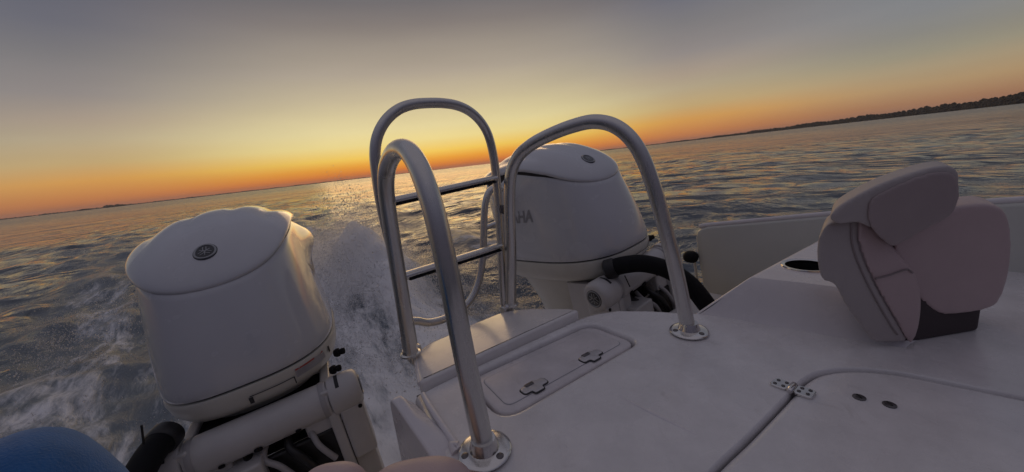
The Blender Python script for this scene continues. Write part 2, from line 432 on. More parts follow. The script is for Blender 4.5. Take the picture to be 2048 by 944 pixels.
# ------------------------------------------------------------------ boarding ladder
lb = (.46, .845, 0)
lad = thing('boarding_ladder', 'folded-up stainless boarding ladder with two flat rungs at the edge of the swim platform', 'ladder', lb)
Y = .845
up = [(.306, Y, -.03), (.309, Y, .05), (.306, Y, .19), (.299, Y, .30), (.296, Y, .37), (.297, Y, .43), (.302, Y, .487), (.315, Y, .528), (.340, Y, .562), (.375, Y, .587), (.412, Y, .599),
      (.455, Y, .603), (.498, Y, .603), (.537, Y, .598), (.572, Y, .585), (.602, Y, .562), (.624, Y, .530), (.635, Y, .490), (.639, Y, .43), (.636, Y, .33), (.626, Y, .19), (.617, Y, .08), (.612, Y, .012)]
MB().tube(catmull(up, 6), .0125, 20).build('side_rail', M['steel'], lad, off=lb)
for (xa, za, xb, zb) in ((.312, .378, .634, .396), (.318, .192, .622, .196)):
    r = MB(); d = Vector((xb-xa, 0, zb-za)); n_ = 12
    prof = [(math.cos(2*PI*k/20)*.0155, math.sin(2*PI*k/20)*.0105) for k in range(20)]
    r.rings([[(xa + d.x*t, Y+p[0], za + d.z*t + p[1]) for p in prof] for t in (0, .5, 1)])
    rg = r.build('rung', M['steel'], lad, off=lb)
    tr = MB(); tr.rings([[(xa + d.x*t, Y-.006+p[0]*.9, za + d.z*t - .0085 + p[1]*.3) for p in prof] for t in (.03, .97)])
    tr.build('tread_pad', M['rubber'], rg, off=lb)
# lower, folded section hanging behind
Y2 = .945
lo = [(.352, Y2, .030), (.372, Y2, .022), (.400, Y2, .006), (.438, Y2, -.002), (.480, Y2, -.002), (.530, Y2, .010), (.566, Y2, .035), (.592, Y2, .070), (.608, Y2, .105), (.626, Y2, .165), (.637, Y2, .22), (.650, Y2, .29), (.662, Y2, .326), (.680, Y2, .352), (.705, Y2, .362), (.730, Y2, .352)]
MB().tube(catmull(lo, 6), .0115, 18).build('folded_section', M['steel'], lad, off=lb)
MB().tube([(.622, Y2, .146), (.70, Y2, .156)], .009, 14).build('folded_rung', M['steel'], lad, off=lb)
MB().tube([(.640, Y2, .240), (.70, Y2, .246)], .009, 14).build('folded_rung', M['steel'], lad, off=lb)
MB().tube([(.306, Y+.012, .02), (.330, Y2, .020), (.352, Y2, .030)], .0105, 14).build('hinge_arm', M['steel'], lad, off=lb)
MB().lathe([(0, .008), (.003, .014), (.010, .014), (.013, .008)], (.640, .828, .305), (-.35, -1, 0), 16).build('latch_pin', M['screw'], lad, off=lb)
for x in (.306, .612):
    MB().box((x, .838, -.010), (.034, .030, .045)).build('foot_bracket', M['steel'], lad, off=lb, bevel=.006)
MB().tube([(.292, .852, .035), (.293, .853, -.004), (.306, .842, -.035), (.312, .82, -.05)], .009, 12).build('foot_hook', M['chrome'], lad, off=lb)
MB().lathe([(0, .006), (.006, .009), (.012, .006)], (.604, .822, .010), (0, 0, 1), 12).build('foot_pin', M['chrome'], lad, off=lb)

# ------------------------------------------------------------------ outboard motors
def sm(a, b, x):
    t = min(1, max(0, (x-a)/(b-a))); return t*t*(3-2*t)
LEN = .68
def body_xy(th, z, ins=0):
    e = 2.9
    w = .229 - .028*max(0, z)/.32 - ins
    yf = .082*(max(0, z)/.31)**1.5 + ins
    yb = LEN + .03*sm(0, .3, z) - ins
    c, s = math.cos(th), math.sin(th)
    x = w*math.copysign(abs(c)**(2/e), c)
    y = (yf+yb)/2 + (yb-yf)/2*math.copysign(abs(s)**(2/e), s)
    # scoops at the rear shoulders
    g = math.exp(-((y-.45)/.10)**2 - ((z-.285)/.06)**2)
    x += math.copysign(.044*g, x) * min(1, abs(x)/.15)
    # soft crease from the scoop down to the seam
    x += math.copysign(.010*math.exp(-((y-.30-.5*(.30-z))/.05)**2)*sm(.0, .1, z)*sm(.36, .2, z) if False else 0, x)
    return x, y
def cover_edge(x, y):
    return .268 + .030*min(1.5, (abs(x)/.15)**2) + .064*sm(.06, .34, y) - .012*sm(.55, .7, y)
def ridges(x, y):
    f = sm(.14, .46, y)
    return f*(.016*(abs(math.sin(PI*(x/.098+.5)))**.7 - .66))
CCY, CA, CF, CR = .392, .2075, .327, .318
def cover_pt(r, th):
    c, s = math.cos(th), math.sin(th); e = 2.75
    x = CA*r*math.copysign(abs(c)**(2/e), c)
    y = CCY + (CR if s > 0 else CF)*r*math.copysign(abs(s)**(2/e), s)
    ze = cover_edge(x/max(r, 1e-3), CCY + (y-CCY)/max(r, 1e-3))
    top = .452
    z = ze + (top-ze)*(max(0, 1-r**1.9))**.80
    z += ridges(x, y)*(1-sm(.93, 1.0, r)*.35)*(.35+.65*sm(.1, .4, abs(r)))
    return x, y, z
def cover_z(x, y):
    # invert roughly by radial search
    best = None
    th = math.atan2((y-CCY)/CF, x/CA)
    lo_, hi_ = 0, 1
    for _ in range(30):
        m = (lo_+hi_)/2; p = cover_pt(m, th)
        if (p[0]**2+(p[1]-CCY)**2) < x*x+(y-CCY)**2: lo_ = m
        else: hi_ = m
    return cover_pt((lo_+hi_)/2, th)[2]

def text_mesh(body, size, shear=.0, offset=0, spacing=1):
    cu = bpy.data.curves.new('t', 'FONT'); cu.body = body; cu.size = size; cu.shear = shear; cu.offset = offset
    cu.space_character = spacing; cu.align_x = 'CENTER'; cu.align_y = 'CENTER'; cu.resolution_u = 3
    o = bpy.data.objects.new('t', cu); col.objects.link(o)
    dg = bpy.context.evaluated_depsgraph_get(); dg.update()
    me = bpy.data.meshes.new_from_object(o.evaluated_get(dg))
    V = [tuple(v.co) for v in me.vertices]; F = [tuple(p.vertices) for p in me.polygons]
    bpy.data.objects.remove(o); bpy.data.curves.remove(cu); bpy.data.meshes.remove(me)
    # subdivide long faces so that the letters can follow a curved side
    bm = bmesh.new(); vs = [bm.verts.new(v) for v in V]
    for f in F:
        try: bm.faces.new([vs[i] for i in f])
        except Exception: pass
    bmesh.ops.triangulate(bm, faces=bm.faces)
    for _ in range(2):
        es = [e for e in bm.edges if e.calc_length() > .012]
        if es: bmesh.ops.subdivide_edges(bm, edges=es, cuts=1)
        bmesh.ops.triangulate(bm, faces=bm.faces)
    bm.verts.index_update()
    V = [v.co.copy() for v in bm.verts]; F = [tuple(v.index for v in f.verts) for f in bm.faces]; bm.free()
    return V, F

def emblem(mbs, n=3):
    """three crossed tuning forks inside a ring, in the unit disc -> list of bar segments"""
    bars = []
    for k in range(3):
        a = PI/2 + k*PI/3*2
        d = Vector((math.cos(a), math.sin(a))); p = Vector((-d.y, d.x))
        bars.append((-d*.62, d*.05))
        for s in (-1, 1): bars.append((d*.05 + p*.16*s, d*.68 + p*.16*s))
        bars.append((d*.05 - p*.2, d*.05 + p*.2))
    return bars

def bar_faces(mb, f, bars, w, lift):
    for a, b in bars:
        d = (b-a); L = d.length; d = d/L; p = Vector((-d.y, d.x))*w
        q = [a-p, b-p, b+p, a+p]
        mb.add([f(v.x, v.y, lift) for v in q], [(0, 1, 2, 3)])

def side_x(y, z):
    # half width of the cowl at (y, z) : search the ring
    best = 9; bx = .22
    for k in range(120):
        th = -PI/2 + PI*k/119
        x, yy = body_xy(th, z)
        if abs(yy-y) < best: best = abs(yy-y); bx = x
    return bx

def outboard(name_label, loc, rot, hose_pts, tie, zc):
    t = thing('outboard_motor', name_label, 'outboard motor', loc, rot, 'white outboard motors on the transom')
    n = 128
    ths = [2*PI*k/n for k in range(n)]
    # cowl shell
    rings = []
    for v in [0, .012, .05, .12, .2, .3, .4, .5, .6, .7, .78, .86, .92, .96, .985, 1.0]:
        ring = []
        for th in ths:
            x, y = body_xy(th, v*.31)
            zt = cover_edge(min(abs(x), .205), y) - .007 - .040*sm(.36, .46, y)*sm(.66, .56, y)
            z = v*zt
            x, y = body_xy(th, z, ins=.004*(1-sm(0, .03, v)) + .006*sm(.97, 1, v))
            ring.append((x, y, z))
        rings.append(ring)
    last = rings[-1]
    for s_, dz in ((.93, -.004), (.80, -.006), (.4, .02)):
        rings.append([((p[0])*s_, CCY+(p[1]-CCY)*s_, p[2]+dz) for p in last])
    cowl = MB().rings(rings, True, True).build('cowling', M['cowl'], t, angle=60)
    # dark joint under the cowl and under the cover
    jr = [[(*body_xy(th, 0, .012), z) for th in ths] for z in (-.012, .004)]
    MB().rings(jr, True, True).build('seal_strip', M['groove'], t)
    # top cover with flutes
    rr = [0.02, .08, .16, .24, .32, .40, .48, .56, .63, .70, .76, .81, .86, .90, .93, .955, .975, .99, 1.0]
    m_ = 192
    cr = []
    for r in rr: cr.append([cover_pt(r, 2*PI*k/m_) for k in range(m_)])
    edge_ = cr[-1]
    cr.append([(p[0]*1.003, CCY+(p[1]-CCY)*1.003, p[2]-.005) for p in edge_])
    cr.append([(p[0]*.995, CCY+(p[1]-CCY)*.995, p[2]-.010) for p in edge_])
    cr.append([(p[0]*.95, CCY+(p[1]-CCY)*.95, p[2]-.010) for p in edge_])
    cov = MB().rings(cr, True, False).build('top_cover', M['cowl'], t, angle=70)
    # shadow gap / vent liner between the two
    vl = [[(p[0]*s_, CCY+(p[1]-CCY)*s_, p[2]-dz) for p in edge_] for s_, dz in ((.962, .006), (.955, .05), (.9, .055))]
    MB().rings(vl, False, False).build('vent_liner', M['groove'], t)
    # oval badge on the cover
    bx, by, rx, ry = 0, .132, .025, .019
    z0 = cover_z(0, by); dzdy = (cover_z(0, by+.02)-cover_z(0, by-.02))/.04
    def on_cover(u, v, lift):
        y = by+ry*v; x = rx*u
        nrm = Vector((0, -dzdy, 1)).normalized()
        return tuple(Vector((x, y, z0 + dzdy*(y-by) - .25*x*x/.1)) + nrm*lift)
    circ = [(math.cos(2*PI*k/40), math.sin(2*PI*k/40)) for k in range(40)]
    bd = MB().rings([[on_cover(u*s_, v*s_, l) for u, v in circ] for s_, l in ((1.12, -.004), (1.12, .0015), (1.05, .0030), (.98, .0030))], False, True).build('badge', M['badge'], cov)
    MB().rings([[on_cover(u*s_, v*s_, l) for u, v in circ] for s_, l in ((1.04, .0030), (1.0, .0042), (.88, .0042), (.84, .0030))], False, False).build('badge_ring', M['badgering'], bd)
    mbb = MB(); bar_faces(mbb, lambda u, v, l: on_cover(u*.9, v*.9, l), emblem(0), .045, .0040); mbb.build('badge_emblem', M['badgering'], bd, smooth=False)
    # lettering on both sides of the cowl
    for sd in (-1, 1):
        V, F = text_mesh('YAMAHA', .066, .22, .0022, 1.0)
        vs = []
        for v in V:
            y = .425 - v[0]*1.0 if sd < 0 else .425 + v[0]*1.0
            z = .185 + v[1]
            vs.append((sd*(side_x(y, z)+.0012), y, z))
        MB().add(vs, F).build('lettering', M['decal'], cowl, smooth=False)
    # lower pan
    rings = []
    for z, ins, yfx in ((-.006, .002, 0), (-.016, .0, 0), (-.050, .006, .004), (-.078, .018, .016), (-.096, .04, .05), (-.104, .07, .09)):
        ring = []
        for th in ths:
            x, y = body_xy(th, 0, ins)
            y += yfx*sm(.3, 0, y)
            zz = z - .012*sm(.3, .6, y)*(-z/.104)
            ring.append((x, y, zz))
        rings.append(ring)
    pan = MB().rings(rings, True, True).build('lower_pan', M['pan'], t, angle=50)
    # latch outline, warning sticker and slot on the front of the pan
    def front_y(x):
        best = 9; yy = 0
        for k in range(200):
            th = -PI + PI*k/199
            px, py = body_xy(th, 0, .002)
            if abs(px-x) < best: best = abs(px-x); yy = py
        return yy
    def on_front(x, z, l=.0): return (x, front_y(x) - .0015 - l + .004*sm(-.016, -.05, z), z)
    def strip(x0, x1, za, zb, name, mat, l, par, seg=6):
        q = MB(); top = [on_front(x0+(x1-x0)*i/seg, za, l) for i in range(seg+1)]; bot = [on_front(x0+(x1-x0)*i/seg, zb, l) for i in range(seg+1)]
        q.rings([bot, top], False, False, closed=False); return q.build(name, mat, par)
    fl = strip(.0, .105, -.036, -.0385, 'latch_outline', M['groove'], .0006, pan)
    strip(.103, .1055, -.036, -.058, 'latch_outline', M['groove'], .0006, pan, 1)
    strip(-.004, .006, -.040, -.058, 'latch_slot', M['groove'], .0008, pan, 1)
    st = strip(.110, .185, -.016, -.044, 'warning_sticker', M['label'], .0005, pan)
    strip(.112, .183, -.0175, -.0225, 'sticker_band', M['decal_red'], .0010, st)
    for k in range(4): strip(.114, .150 if k % 2 else .178, -.0262-.004*k, -.0276-.004*k, 'sticker_line', M['decal'], .0010, st)
    strip(.196, .200, -.018, -.044, 'drain_slot', M['groove'], .0008, pan, 1)
    # rubber plugs at the corner
    for (x, y, z) in ((.222, .085, -.045), (.200, .045, -.075)):
        MB().lathe([(0, .010), (.006, .013), (.014, .013), (.016, .008), (.024, .010), (.030, .009), (.032, .004)], (x-.012, y, z), (1, -.35, .05), 12).build('flush_plug', M['rubber'], t, angle=25)
    # mid section down into the water
    rings = []
    for z, w, y0, y1 in ((-.085, .185, .06, .64), (-.13, .165, .09, .62), (-.24, .13, .17, .57), (-.40, .09, .25, .55), (-.62, .06, .30, .56), (-.95, .05, .32, .58)):
        rings.append([(w*math.copysign(abs(math.cos(a))**.8, math.cos(a)), (y0+y1)/2+(y1-y0)/2*math.copysign(abs(math.sin(a))**.8, math.sin(a)), z) for a in [2*PI*k/40 for k in range(40)]])
    MB().rings(rings).build('mid_section', M['pan'], t)
    # steering cylinder across the front
    yc, r0 = .020, .050
    cyl = MB().lathe([(-.165, r0*.98), (-.160, r0), (.160, r0), (.165, r0*.98)], (0, yc, zc), (1, 0, 0), 36).build('steering_cylinder', M['bracketwhite'], t)
    for x in (-.155, .150):
        MB().lathe([(0, r0+.0016), (.004, r0+.0022), (.010, r0+.0022), (.014, r0+.0016)], (x-.004, yc, zc), (1, 0, 0), 36, caps=False).build('cylinder_ring', M['label'], cyl)
    for sd in (-1, 1):
        cap = MB().lathe([(.168, .048), (.170, .0545), (.178, .056), (.228, .056), (.242, .053), (.250, .045), (.2515, .036)], (0, yc, zc), (sd, 0, 0), 36).build('cylinder_cap', M['bracketwhite'], t)
        # leg of the cap, bolted to the bracket
        MB().prism(round_poly([(sd*.180, yc-.045), (sd*.245, yc-.045), (sd*.245, yc+.05), (sd*.180, yc+.05)], .012, 3), zc-.20, zc-.030).build('cap_bracket', M['bracketwhite'], t, bevel=.008)
        fp = MB().prism(round_poly([(sd*.086, -.004), (sd*.236, -.004), (sd*.240, .06), (sd*.086, .06)], .008, 3), zc-.50, zc-.036).build('bracket_face', M['bracketwhite'], t, bevel=.008)
        MB().lathe([(0, .021), (.002, .021), (.003, .018)], (sd*.185, -.004, zc-.125), (0, -1, 0), 24).build('bracket_cap', M['decal'], fp)
        MB().lathe([(0, .006), (.003, .006), (.004, .003)], (sd*.178, -.004, zc-.075), (0, -1, 0), 12).build('bracket_bolt', M['rubber'], fp)
        f = lambda u, v, l, sd=sd: (sd*(.2516+l), yc - sd*u*.030*-1, zc + v*.030)
        bq = MB().rings([[f(u*s_, v*s_, l) for u, v in circ] for s_, l in ((1.06, -.002), (1.06, .0006), (1.0, .0016))], False, True).build('cap_badge', M['badge'], cap)
        MB().rings([[f(u*s_, v*s_, l) for u, v in circ] for s_, l in ((1.0, .0017), (.97, .0026), (.88, .0026), (.85, .0017))], False, False).build('badge_ring', M['badgering'], bq)
        mbb = MB(); bar_faces(mbb, f, emblem(0), .055, .0024); mbb.build('badge_emblem', M['badgering'], bq, smooth=False)
        # dark slot on top of the cap, bolt below
        q = MB(); q.rings([[(sd*.196+s2*.005, yc + (.0563)*math.sin(a)*-1, zc + .0563*math.cos(a)) for a in [-.1+.9*i/8 for i in range(9)]] for s2 in (-1, 1)], False, False, closed=False); q.build('cap_slot', M['groove'], cap)
        MB().lathe([(0, .006), (.003, .006), (.004, .003)], (sd*.236, yc-.045, zc-.040), (0, -1, 0), 12).build('cap_bolt', M['rubber'], cap)
    for k, x in enumerate((-.10, -.02, .075)):
        MB().lathe([(0, .010 if k == 1 else .0075), (.004, .010 if k == 1 else .0075), (.005, .004)], (x, yc-.040, zc-.032), (0, -.75, -.6), 14).build('cylinder_plug', M['rubber'], cyl)
    # bracket plates and the dark cavity with its cables under the cylinder
    MB().box((0, .10, -.18), (.34, .10, .14)).build('swivel_bracket', M['rubber'], t, bevel=.01)
    for sd in (-1, 1):
        MB().prism(round_poly([(sd*.150, -.02), (sd*.178, -.02), (sd*.178, .22), (sd*.150, .22)], .006, 3), -.50, -.10).build('clamp_bracket', M['bracketwhite'], t, bevel=.006)
    for k in range(5):
        x = -.11+.05*k
        MB().tube(catmull([(x, .03, -.19), (x+.012*math.sin(k*2.1), -.01, -.215), (x+.02, -.028, -.245), (x+.045, -.03, -.30)], 5), .011 if k % 2 else .008, 12).build('cable', M['blackplastic'] if k % 2 else M['label'], t)
    MB().prism(round_poly([(-.125, -.045), (-.02, -.045), (-.02, .03), (-.125, .03)], .01, 3), -.262, -.20).build('cable_clamp', M['bracketwhite'], t, bevel=.006)
    MB().box((0, .0, -.30), (.36, .02, .16)).build('bracket_apron', M['blackplastic'], t, bevel=.006)
    # grommet; the hose and its tie belong to the motor
    hp_ = catmull(hose_pts, 8)
    hz = MB().tube(hp_, [.030]*len(hp_), 20).build('rigging_hose', M['rubber'], t)
    a, b = Vector(hose_pts[0]), Vector(hose_pts[1]); d = (b-a).normalized()
    MB().lathe([(-.012, .030), (-.006, .036), (.022, .036), (.028, .032)], a, d, 24).build('hose_boot', M['blackplastic'], hz)
    MB().tube([Vector(p) for p in tie], .0022, 6).build('cable_tie', M['blackplastic'], hz)
    return t

outboard('white outboard motor seen head-on at the left, a warning sticker under its cowl',
         (-.044, 1.128, -.050), (-.021, -.092, -.19),
         [(-.185, .022, -.058), (-.197, -.030, -.060), (-.212, -.09, -.080), (-.228, -.15, -.13), (-.240, -.20, -.21), (-.245, -.24, -.32)],
         [(-.198, -.040, -.028), (-.186, -.042, .018)], -.142)
outboard('farther white outboard motor behind the right grab rail, its top fluted',
         (1.162, .735, .084), (-.105, -.095, -.028),
         [(-.165, .006, -.036), (-.140, -.040, -.026), (-.095, -.090, -.034), (-.04, -.140, -.075), (.0, -.185, -.140), (.02, -.22, -.22)],
         [(-.150, -.046, -.060), (-.140, -.050, -.105)], -.112)

# ------------------------------------------------------------------ upholstery
FW = Vector((math.sin(math.radians(38.5)), math.cos(math.radians(38.5)), 0))
def cushion(mb, outline, axis, thick, soft=.02):
    """pad from a 3D planar outline; axis = the way it is thick"""
    ax = Vector(axis).normalized()
    return mb.rings([[Vector(p)+ax*h for p in outline] for h in (0, thick)])

AX = Vector((.99, .13, 0)).normalized()
SD = Vector((.783, -.622, 0))  # sideways in the seat's face
def seat_pt(a, z, d=0):       # a metres along the face from the seat's left edge
    p = Vector((.99, .19, 0)) + SD*a + FW*d
    return (p.x, p.y, z)
seat = thing('boat_seat', 'taupe padded aft seat with overhanging headrest beside the cup holder', 'seat', (1.08, .10, 0))
so = (1.08, .10, 0)
def seat_part(name, pts, d, thick, mat, soft=.018, par=None):
    o3 = catmull([seat_pt(x, z, d) for x, z in pts], 5, closed=True)
    o = cushion(MB(), o3, AX, thick, soft).build(name, mat, par or seat, off=so)
    m = o.modifiers.new('remesh', 'REMESH'); m.mode = 'VOXEL'; m.voxel_size = .0042; m.use_smooth_shade = True
    m = o.modifiers.new('smooth', 'SMOOTH'); m.factor = .5; m.iterations = int(soft*900)
    return o
K = .82
def seat_pt(a, z, d=0):
    p = Vector((.99*K, .19*K, 0)) + SD*(a*K) + AX*d
    return (p.x, p.y, (z-CAM_Z)*K + CAM_Z)
hd = seat_part('headrest', [(.041, .243), (.048, .262), (.082, .282), (.14, .306), (.219, .325), (.270, .330), (.300, .322), (.312, .295), (.300, .258), (.20, .26), (.150, .24), (.138, .212), (.103, .229), (.064, .229)], -.03, .12, M['vinyl'], .018)
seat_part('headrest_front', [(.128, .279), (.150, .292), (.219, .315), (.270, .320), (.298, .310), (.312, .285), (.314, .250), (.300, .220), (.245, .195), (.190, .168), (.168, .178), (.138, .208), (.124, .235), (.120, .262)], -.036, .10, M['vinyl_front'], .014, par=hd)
bk = seat_part('backrest', [(.031, .223), (.064, .229), (.1, .228), (.110, .171), (.150, .084), (.213, -.023), (.249, -.081), (.206, -.081), (.163, -.070), (.097, .017), (.061, .082), (.037, .092), (.022, .123), (.016, .182)], 0, .11, M['vinyl'], .016)
seat_part('backrest_panel', [(.104, .226), (.131, .216), (.179, .163), (.246, .086), (.268, .021), (.271, -.043), (.261, -.083), (.249, -.083), (.213, -.023), (.150, .084), (.111, .171)], -.004, .11, M['vinyl_pink'], .014)
pp = catmull([seat_pt(a, z, .004) for a, z in [(.103, .222), (.1105, .171), (.150, .085), (.213, -.022), (.238, -.062)]], 6)
MB().tube(pp, .0020, 8).build('piping', M['stitch'], bk, off=so)
pp = catmull([seat_pt(a, z, -.0015) for a, z in [(.089, .222), (.098, .166), (.138, .078), (.201, -.030), (.222, -.060)]], 6)
MB().tube(pp, .0016, 8).build('stitch_line', M['stitch'], bk, off=so)
pp = catmull([seat_pt(a, z, -.006) for a, z in [(.155, .088), (.19, .094), (.225, .102), (.240, .092)]], 6)
MB().tube(pp, .0016, 8).build('stitch_line', M['stitch'], bk, off=so)
seat_part('seat_cushion', [(.190, .17), (.25, .205), (.320, .225), (.400, .225), (.450, .19), (.475, .08), (.465, -.01), (.430, -.035), (.320, -.030), (.235, .06)], .018, .12, M['vinyl_pink'], .02)
mb = MB(); mb.prism(round_poly([seat_pt(.225, 0, .015)[:2], seat_pt(.43, 0, .035)[:2], seat_pt(.43, 0, .12)[:2], seat_pt(.205, 0, .12)[:2]], .03, 6), .0, .090)
mb.build('seat_base', M['seatbase'], seat, off=so, bevel=.01)
def dome_cushion(name, label, cat, c, size, yaw, mat):
    t = thing(name, label, cat, (c[0], c[1], 0), (0, 0, yaw))
    n = 48; rings = []
    hx, hy, h = size
    for k in range(15):
        a = PI/2*k/14
        s_ = math.cos(a)**.55 if k < 14 else .02; z = h*math.sin(a)**.8 if k else 0
        rings.append([(hx*s_*math.copysign(abs(math.cos(u))**.75, math.cos(u)), hy*s_*math.copysign(abs(math.sin(u))**.75, math.sin(u)), z+.002) for u in [2*PI*i/n for i in range(n)]])
    MB().rings(rings).build('pad', mat, t)
    r2 = [Vector((hx*1.0*math.copysign(abs(math.cos(u))**.75, math.cos(u)), hy*1.0*math.copysign(abs(math.sin(u))**.75, math.sin(u)), .008)) for u in [2*PI*i/n for i in range(n+1)]]
    MB().tube(r2, .004, 8).build('piping', M['vinyl_dark'], t)
    return t
dome_cushion('bolster_cushion', 'taupe vinyl bolster whose rounded top shows below the near grab rail flange', 'cushion', (.116, .402), (.078, .05, .068), -.62, M['vinyl_pink'])
dome_cushion('bolster_cushion', 'small taupe bolster whose rounded top shows under the left motor bracket', 'cushion', (.035, .490), (.050, .036, .068), -.62, M['vinyl_pink'])

# blue cloth roll at the lower left
t = thing('cloth_bundle', 'blue cloth bundle at the lower left corner beside the black hose', 'cloth', (-.18, .48, 0))
mb = MB(); rings = []
for k in range(25):
    a = -PI/2 + PI*k/24
    rings.append([(.060*math.cos(a)**.8*math.cos(u)*(1+.03*math.sin(5*u+k*.5)) if k not in (0, 24) else .002*math.cos(u),   .08*math.cos(a)**.8*math.sin(u)*(1+.03*math.sin(4*u-k*.4)) if k not in (0, 24) else .002*math.sin(u), max(.003, .14 + (.12 if a > 0 else .136)*math.sin(a))) for u in [2*PI*i/40 for i in range(40)]])
mb.rings(rings); rl = mb.build('bundle', M['blue'], t)
mb = MB(); mb.tube([Vector(p)*1.004 for p in rings[9]] + [Vector(rings[9][0])*1.004], .0035, 8); mb.build('hem', M['blue'], rl)

# ------------------------------------------------------------------ water
def make_water():
    yaw0 = math.radians(38.5)
    # polar sheet about the boat: fine in the half the photograph looks into, coarse behind
    fine = np.linspace(-1.25, 1.25, 760)
    coarse = np.linspace(1.25, 2*PI-1.25, 60)[1:-1]
    az = np.concatenate([fine, coarse]) + yaw0
    r0, r1, nr = .35, 4200., 720
    R = r0*(r1/r0)**(np.linspace(0, 1, nr))
    A, RR = np.meshgrid(az, R)
    X = RR*np.sin(A); Y = RR*np.cos(A)
    dr = np.gradient(R)[:, None]*np.ones_like(A)
    Z = np.zeros_like(X)
    # wind waves
    base = .95
    for i in range(110):
        lam = .22*(12.)**rng.random()
        th = base + rng.normal(0, .55)
        k = 2*PI/lam; amp = .0039*lam**.72*rng.uniform(.5, 1.3)
        ph = rng.random()*2*PI
        fade = np.clip((lam/dr-2.2)/3., 0, 1)
        arg = k*(X*math.sin(th)+Y*math.cos(th)) + ph
        Z += fade*amp*(np.sin(arg) + .25*np.sin(2*arg+.6))
    gust = .75+.5*np.sin(X*.13+Y*.07+1)*np.sin(Y*.11-X*.05)
    Z *= gust
    foam = np.zeros_like(X)
    # wakes of the two motors and the churned tunnel between
    def vn(x, y, s, seed):
        # cheap smooth noise: product sums
        g = np.random.default_rng(seed); out = 0
        for j in range(7):
            a = g.uniform(0, 2*PI); f = s*g.uniform(.6, 1.7)
            out = out + np.sin(f*(x*math.cos(a)+y*math.sin(a)) + g.uniform(0, 6.28))
        return out/7**.5/1.4
    for xm, s, amp in ((-.04, .46, .95), (1.15, .52, 1.0), (.5, .55, .88)):
        yy = np.clip(Y-1.0, 0, None)
        w = s + .085*yy
        cx = xm - .0*yy
        f = np.exp(-((X-cx)/w)**2)*np.exp(-yy/22.)*(Y > .3)*np.clip((Y-.3)/.6, 0, 1)
        foam = np.maximum(foam, amp*f)
    # spray falling outside the hulls, left and right
    for x0, sl, s, amp in ((-.62, -.13, .34, .76), (2.1, .20, .28, .6)):
        yy = np.clip(Y-.2, 0, None)
        f = np.exp(-((X-(x0+sl*yy))/(s+.06*yy))**2)*np.exp(-yy/16.)*(Y > -2)
        foam = np.maximum(foam, amp*f)
    near = np.exp(-np.maximum(0, np.hypot(X-.6, Y-1.5)-1.2)/3.)
    n1 = vn(X*2.2, Y*.9, 2.2, 5); n2 = vn(X, Y*.7, 7., 6); n3 = vn(X, Y, 17., 7)
    Zw = foam*(.15*n1 + .055*n2 + .018*n3)
    # trough behind the transom, the hump the right motor throws up, a ridge on the left
    Zw += -.10*np.exp(-((X-.5)/1.2)**2-((Y-1.4)/1.2)**2)
    hump = np.exp(-((X-1.12-.02*(Y-3))/.50)**2-((Y-4.0)/1.25)**2)
    Zw += hump*(.50+.10*n1+.07*n2+.03*n3)
    hump2 = np.exp(-((X-.45+.03*Y)/.45)**2-((Y-4.2)/1.5)**2)
    Zw += hump2*(.24+.07*n1+.05*n2+.02*n3)
    ridge = np.exp(-((X-(2.1+.25*(Y-1)))/.28)**2)*np.exp(-((Y-3.2)/2.)**2)
    Zw += ridge*(.16+.04*n1)
    foam = np.maximum(foam, np.clip(hump*1.5, 0, 1)*.98); foam = np.maximum(foam, np.clip(hump2*1.2, 0, 1)*.9)
    Z = Z*(1-.6*np.clip(foam, 0, 1)) + Zw
    # no water above the deck inside the hull
    inside = (X > -.6) & (X < 1.7) & (Y < .45)
    Z = np.where(inside, np.minimum(Z, -.05), Z)
    fo = np.clip(foam, 0, 1)
    nA = len(az)
    verts = np.stack([X, Y, Z+WATER_Z], -1).reshape(-1, 3)
    i = np.arange(nr-1)[:, None]*nA; j = np.arange(nA)[None, :]; j2 = (j+1) % nA
    faces = np.stack([i+j, i+j2, i+nA+j2, i+nA+j], -1).reshape(-1, 4)
    me = bpy.data.meshes.new('water')
    me.vertices.add(len(verts)); me.vertices.foreach_set('co', verts.astype(np.float32).ravel())
    me.loops.add(faces.size); me.loops.foreach_set('vertex_index', faces.astype(np.int32).ravel())
    me.polygons.add(len(faces)); me.polygons.foreach_set('loop_start', np.arange(0, faces.size, 4, dtype=np.int32))
    me.polygons.foreach_set('use_smooth', np.ones(len(faces), bool))
    me.update(calc_edges=True)
    at = me.attributes.new('foam', 'FLOAT', 'POINT'); at.data.foreach_set('value', fo.astype(np.float32).ravel())
    m, nt, b = new_mat('sea water'); L = nt.links
    b.inputs['Base Color'].default_value = (.095, .112, .130, 1); b.inputs['Roughness'].default_value = .10
    b.inputs['IOR'].default_value = 1.33; b.inputs['Specular IOR Level'].default_value = .5
    tc = N(nt, 'ShaderNodeTexCoord')
    def noise(scale, sc3, det=4, rough=.6, dist=0):
        mp = N(nt, 'ShaderNodeMapping'); mp.inputs['Scale'].default_value = sc3
        mp.inputs['Rotation'].default_value = (0, 0, 0)
        L.new(tc.outputs['Object'], mp.inputs[0])
        n = N(nt, 'ShaderNodeTexNoise'); n.inputs['Scale'].default_value = scale; n.inputs['Detail'].default_value = det
        n.inputs['Roughness'].default_value = rough; n.inputs['Distortion'].default_value = dist
        L.new(mp.outputs[0], n.inputs['Vector']); return n.outputs['Fac']
    def math_(op, a, c=None, clamp=False):
        n = N(nt, 'ShaderNodeMath', operation=op, use_clamp=clamp)
        for i_, v in enumerate((a, c)):
            if v is None: continue
            if isinstance(v, (int, float)): n.inputs[i_].default_value = v
            else: L.new(v, n.inputs[i_])
        return n.outputs[0]
    at_ = N(nt, 'ShaderNodeAttribute'); at_.attribute_name = 'foam'; fa = at_.outputs['Fac']
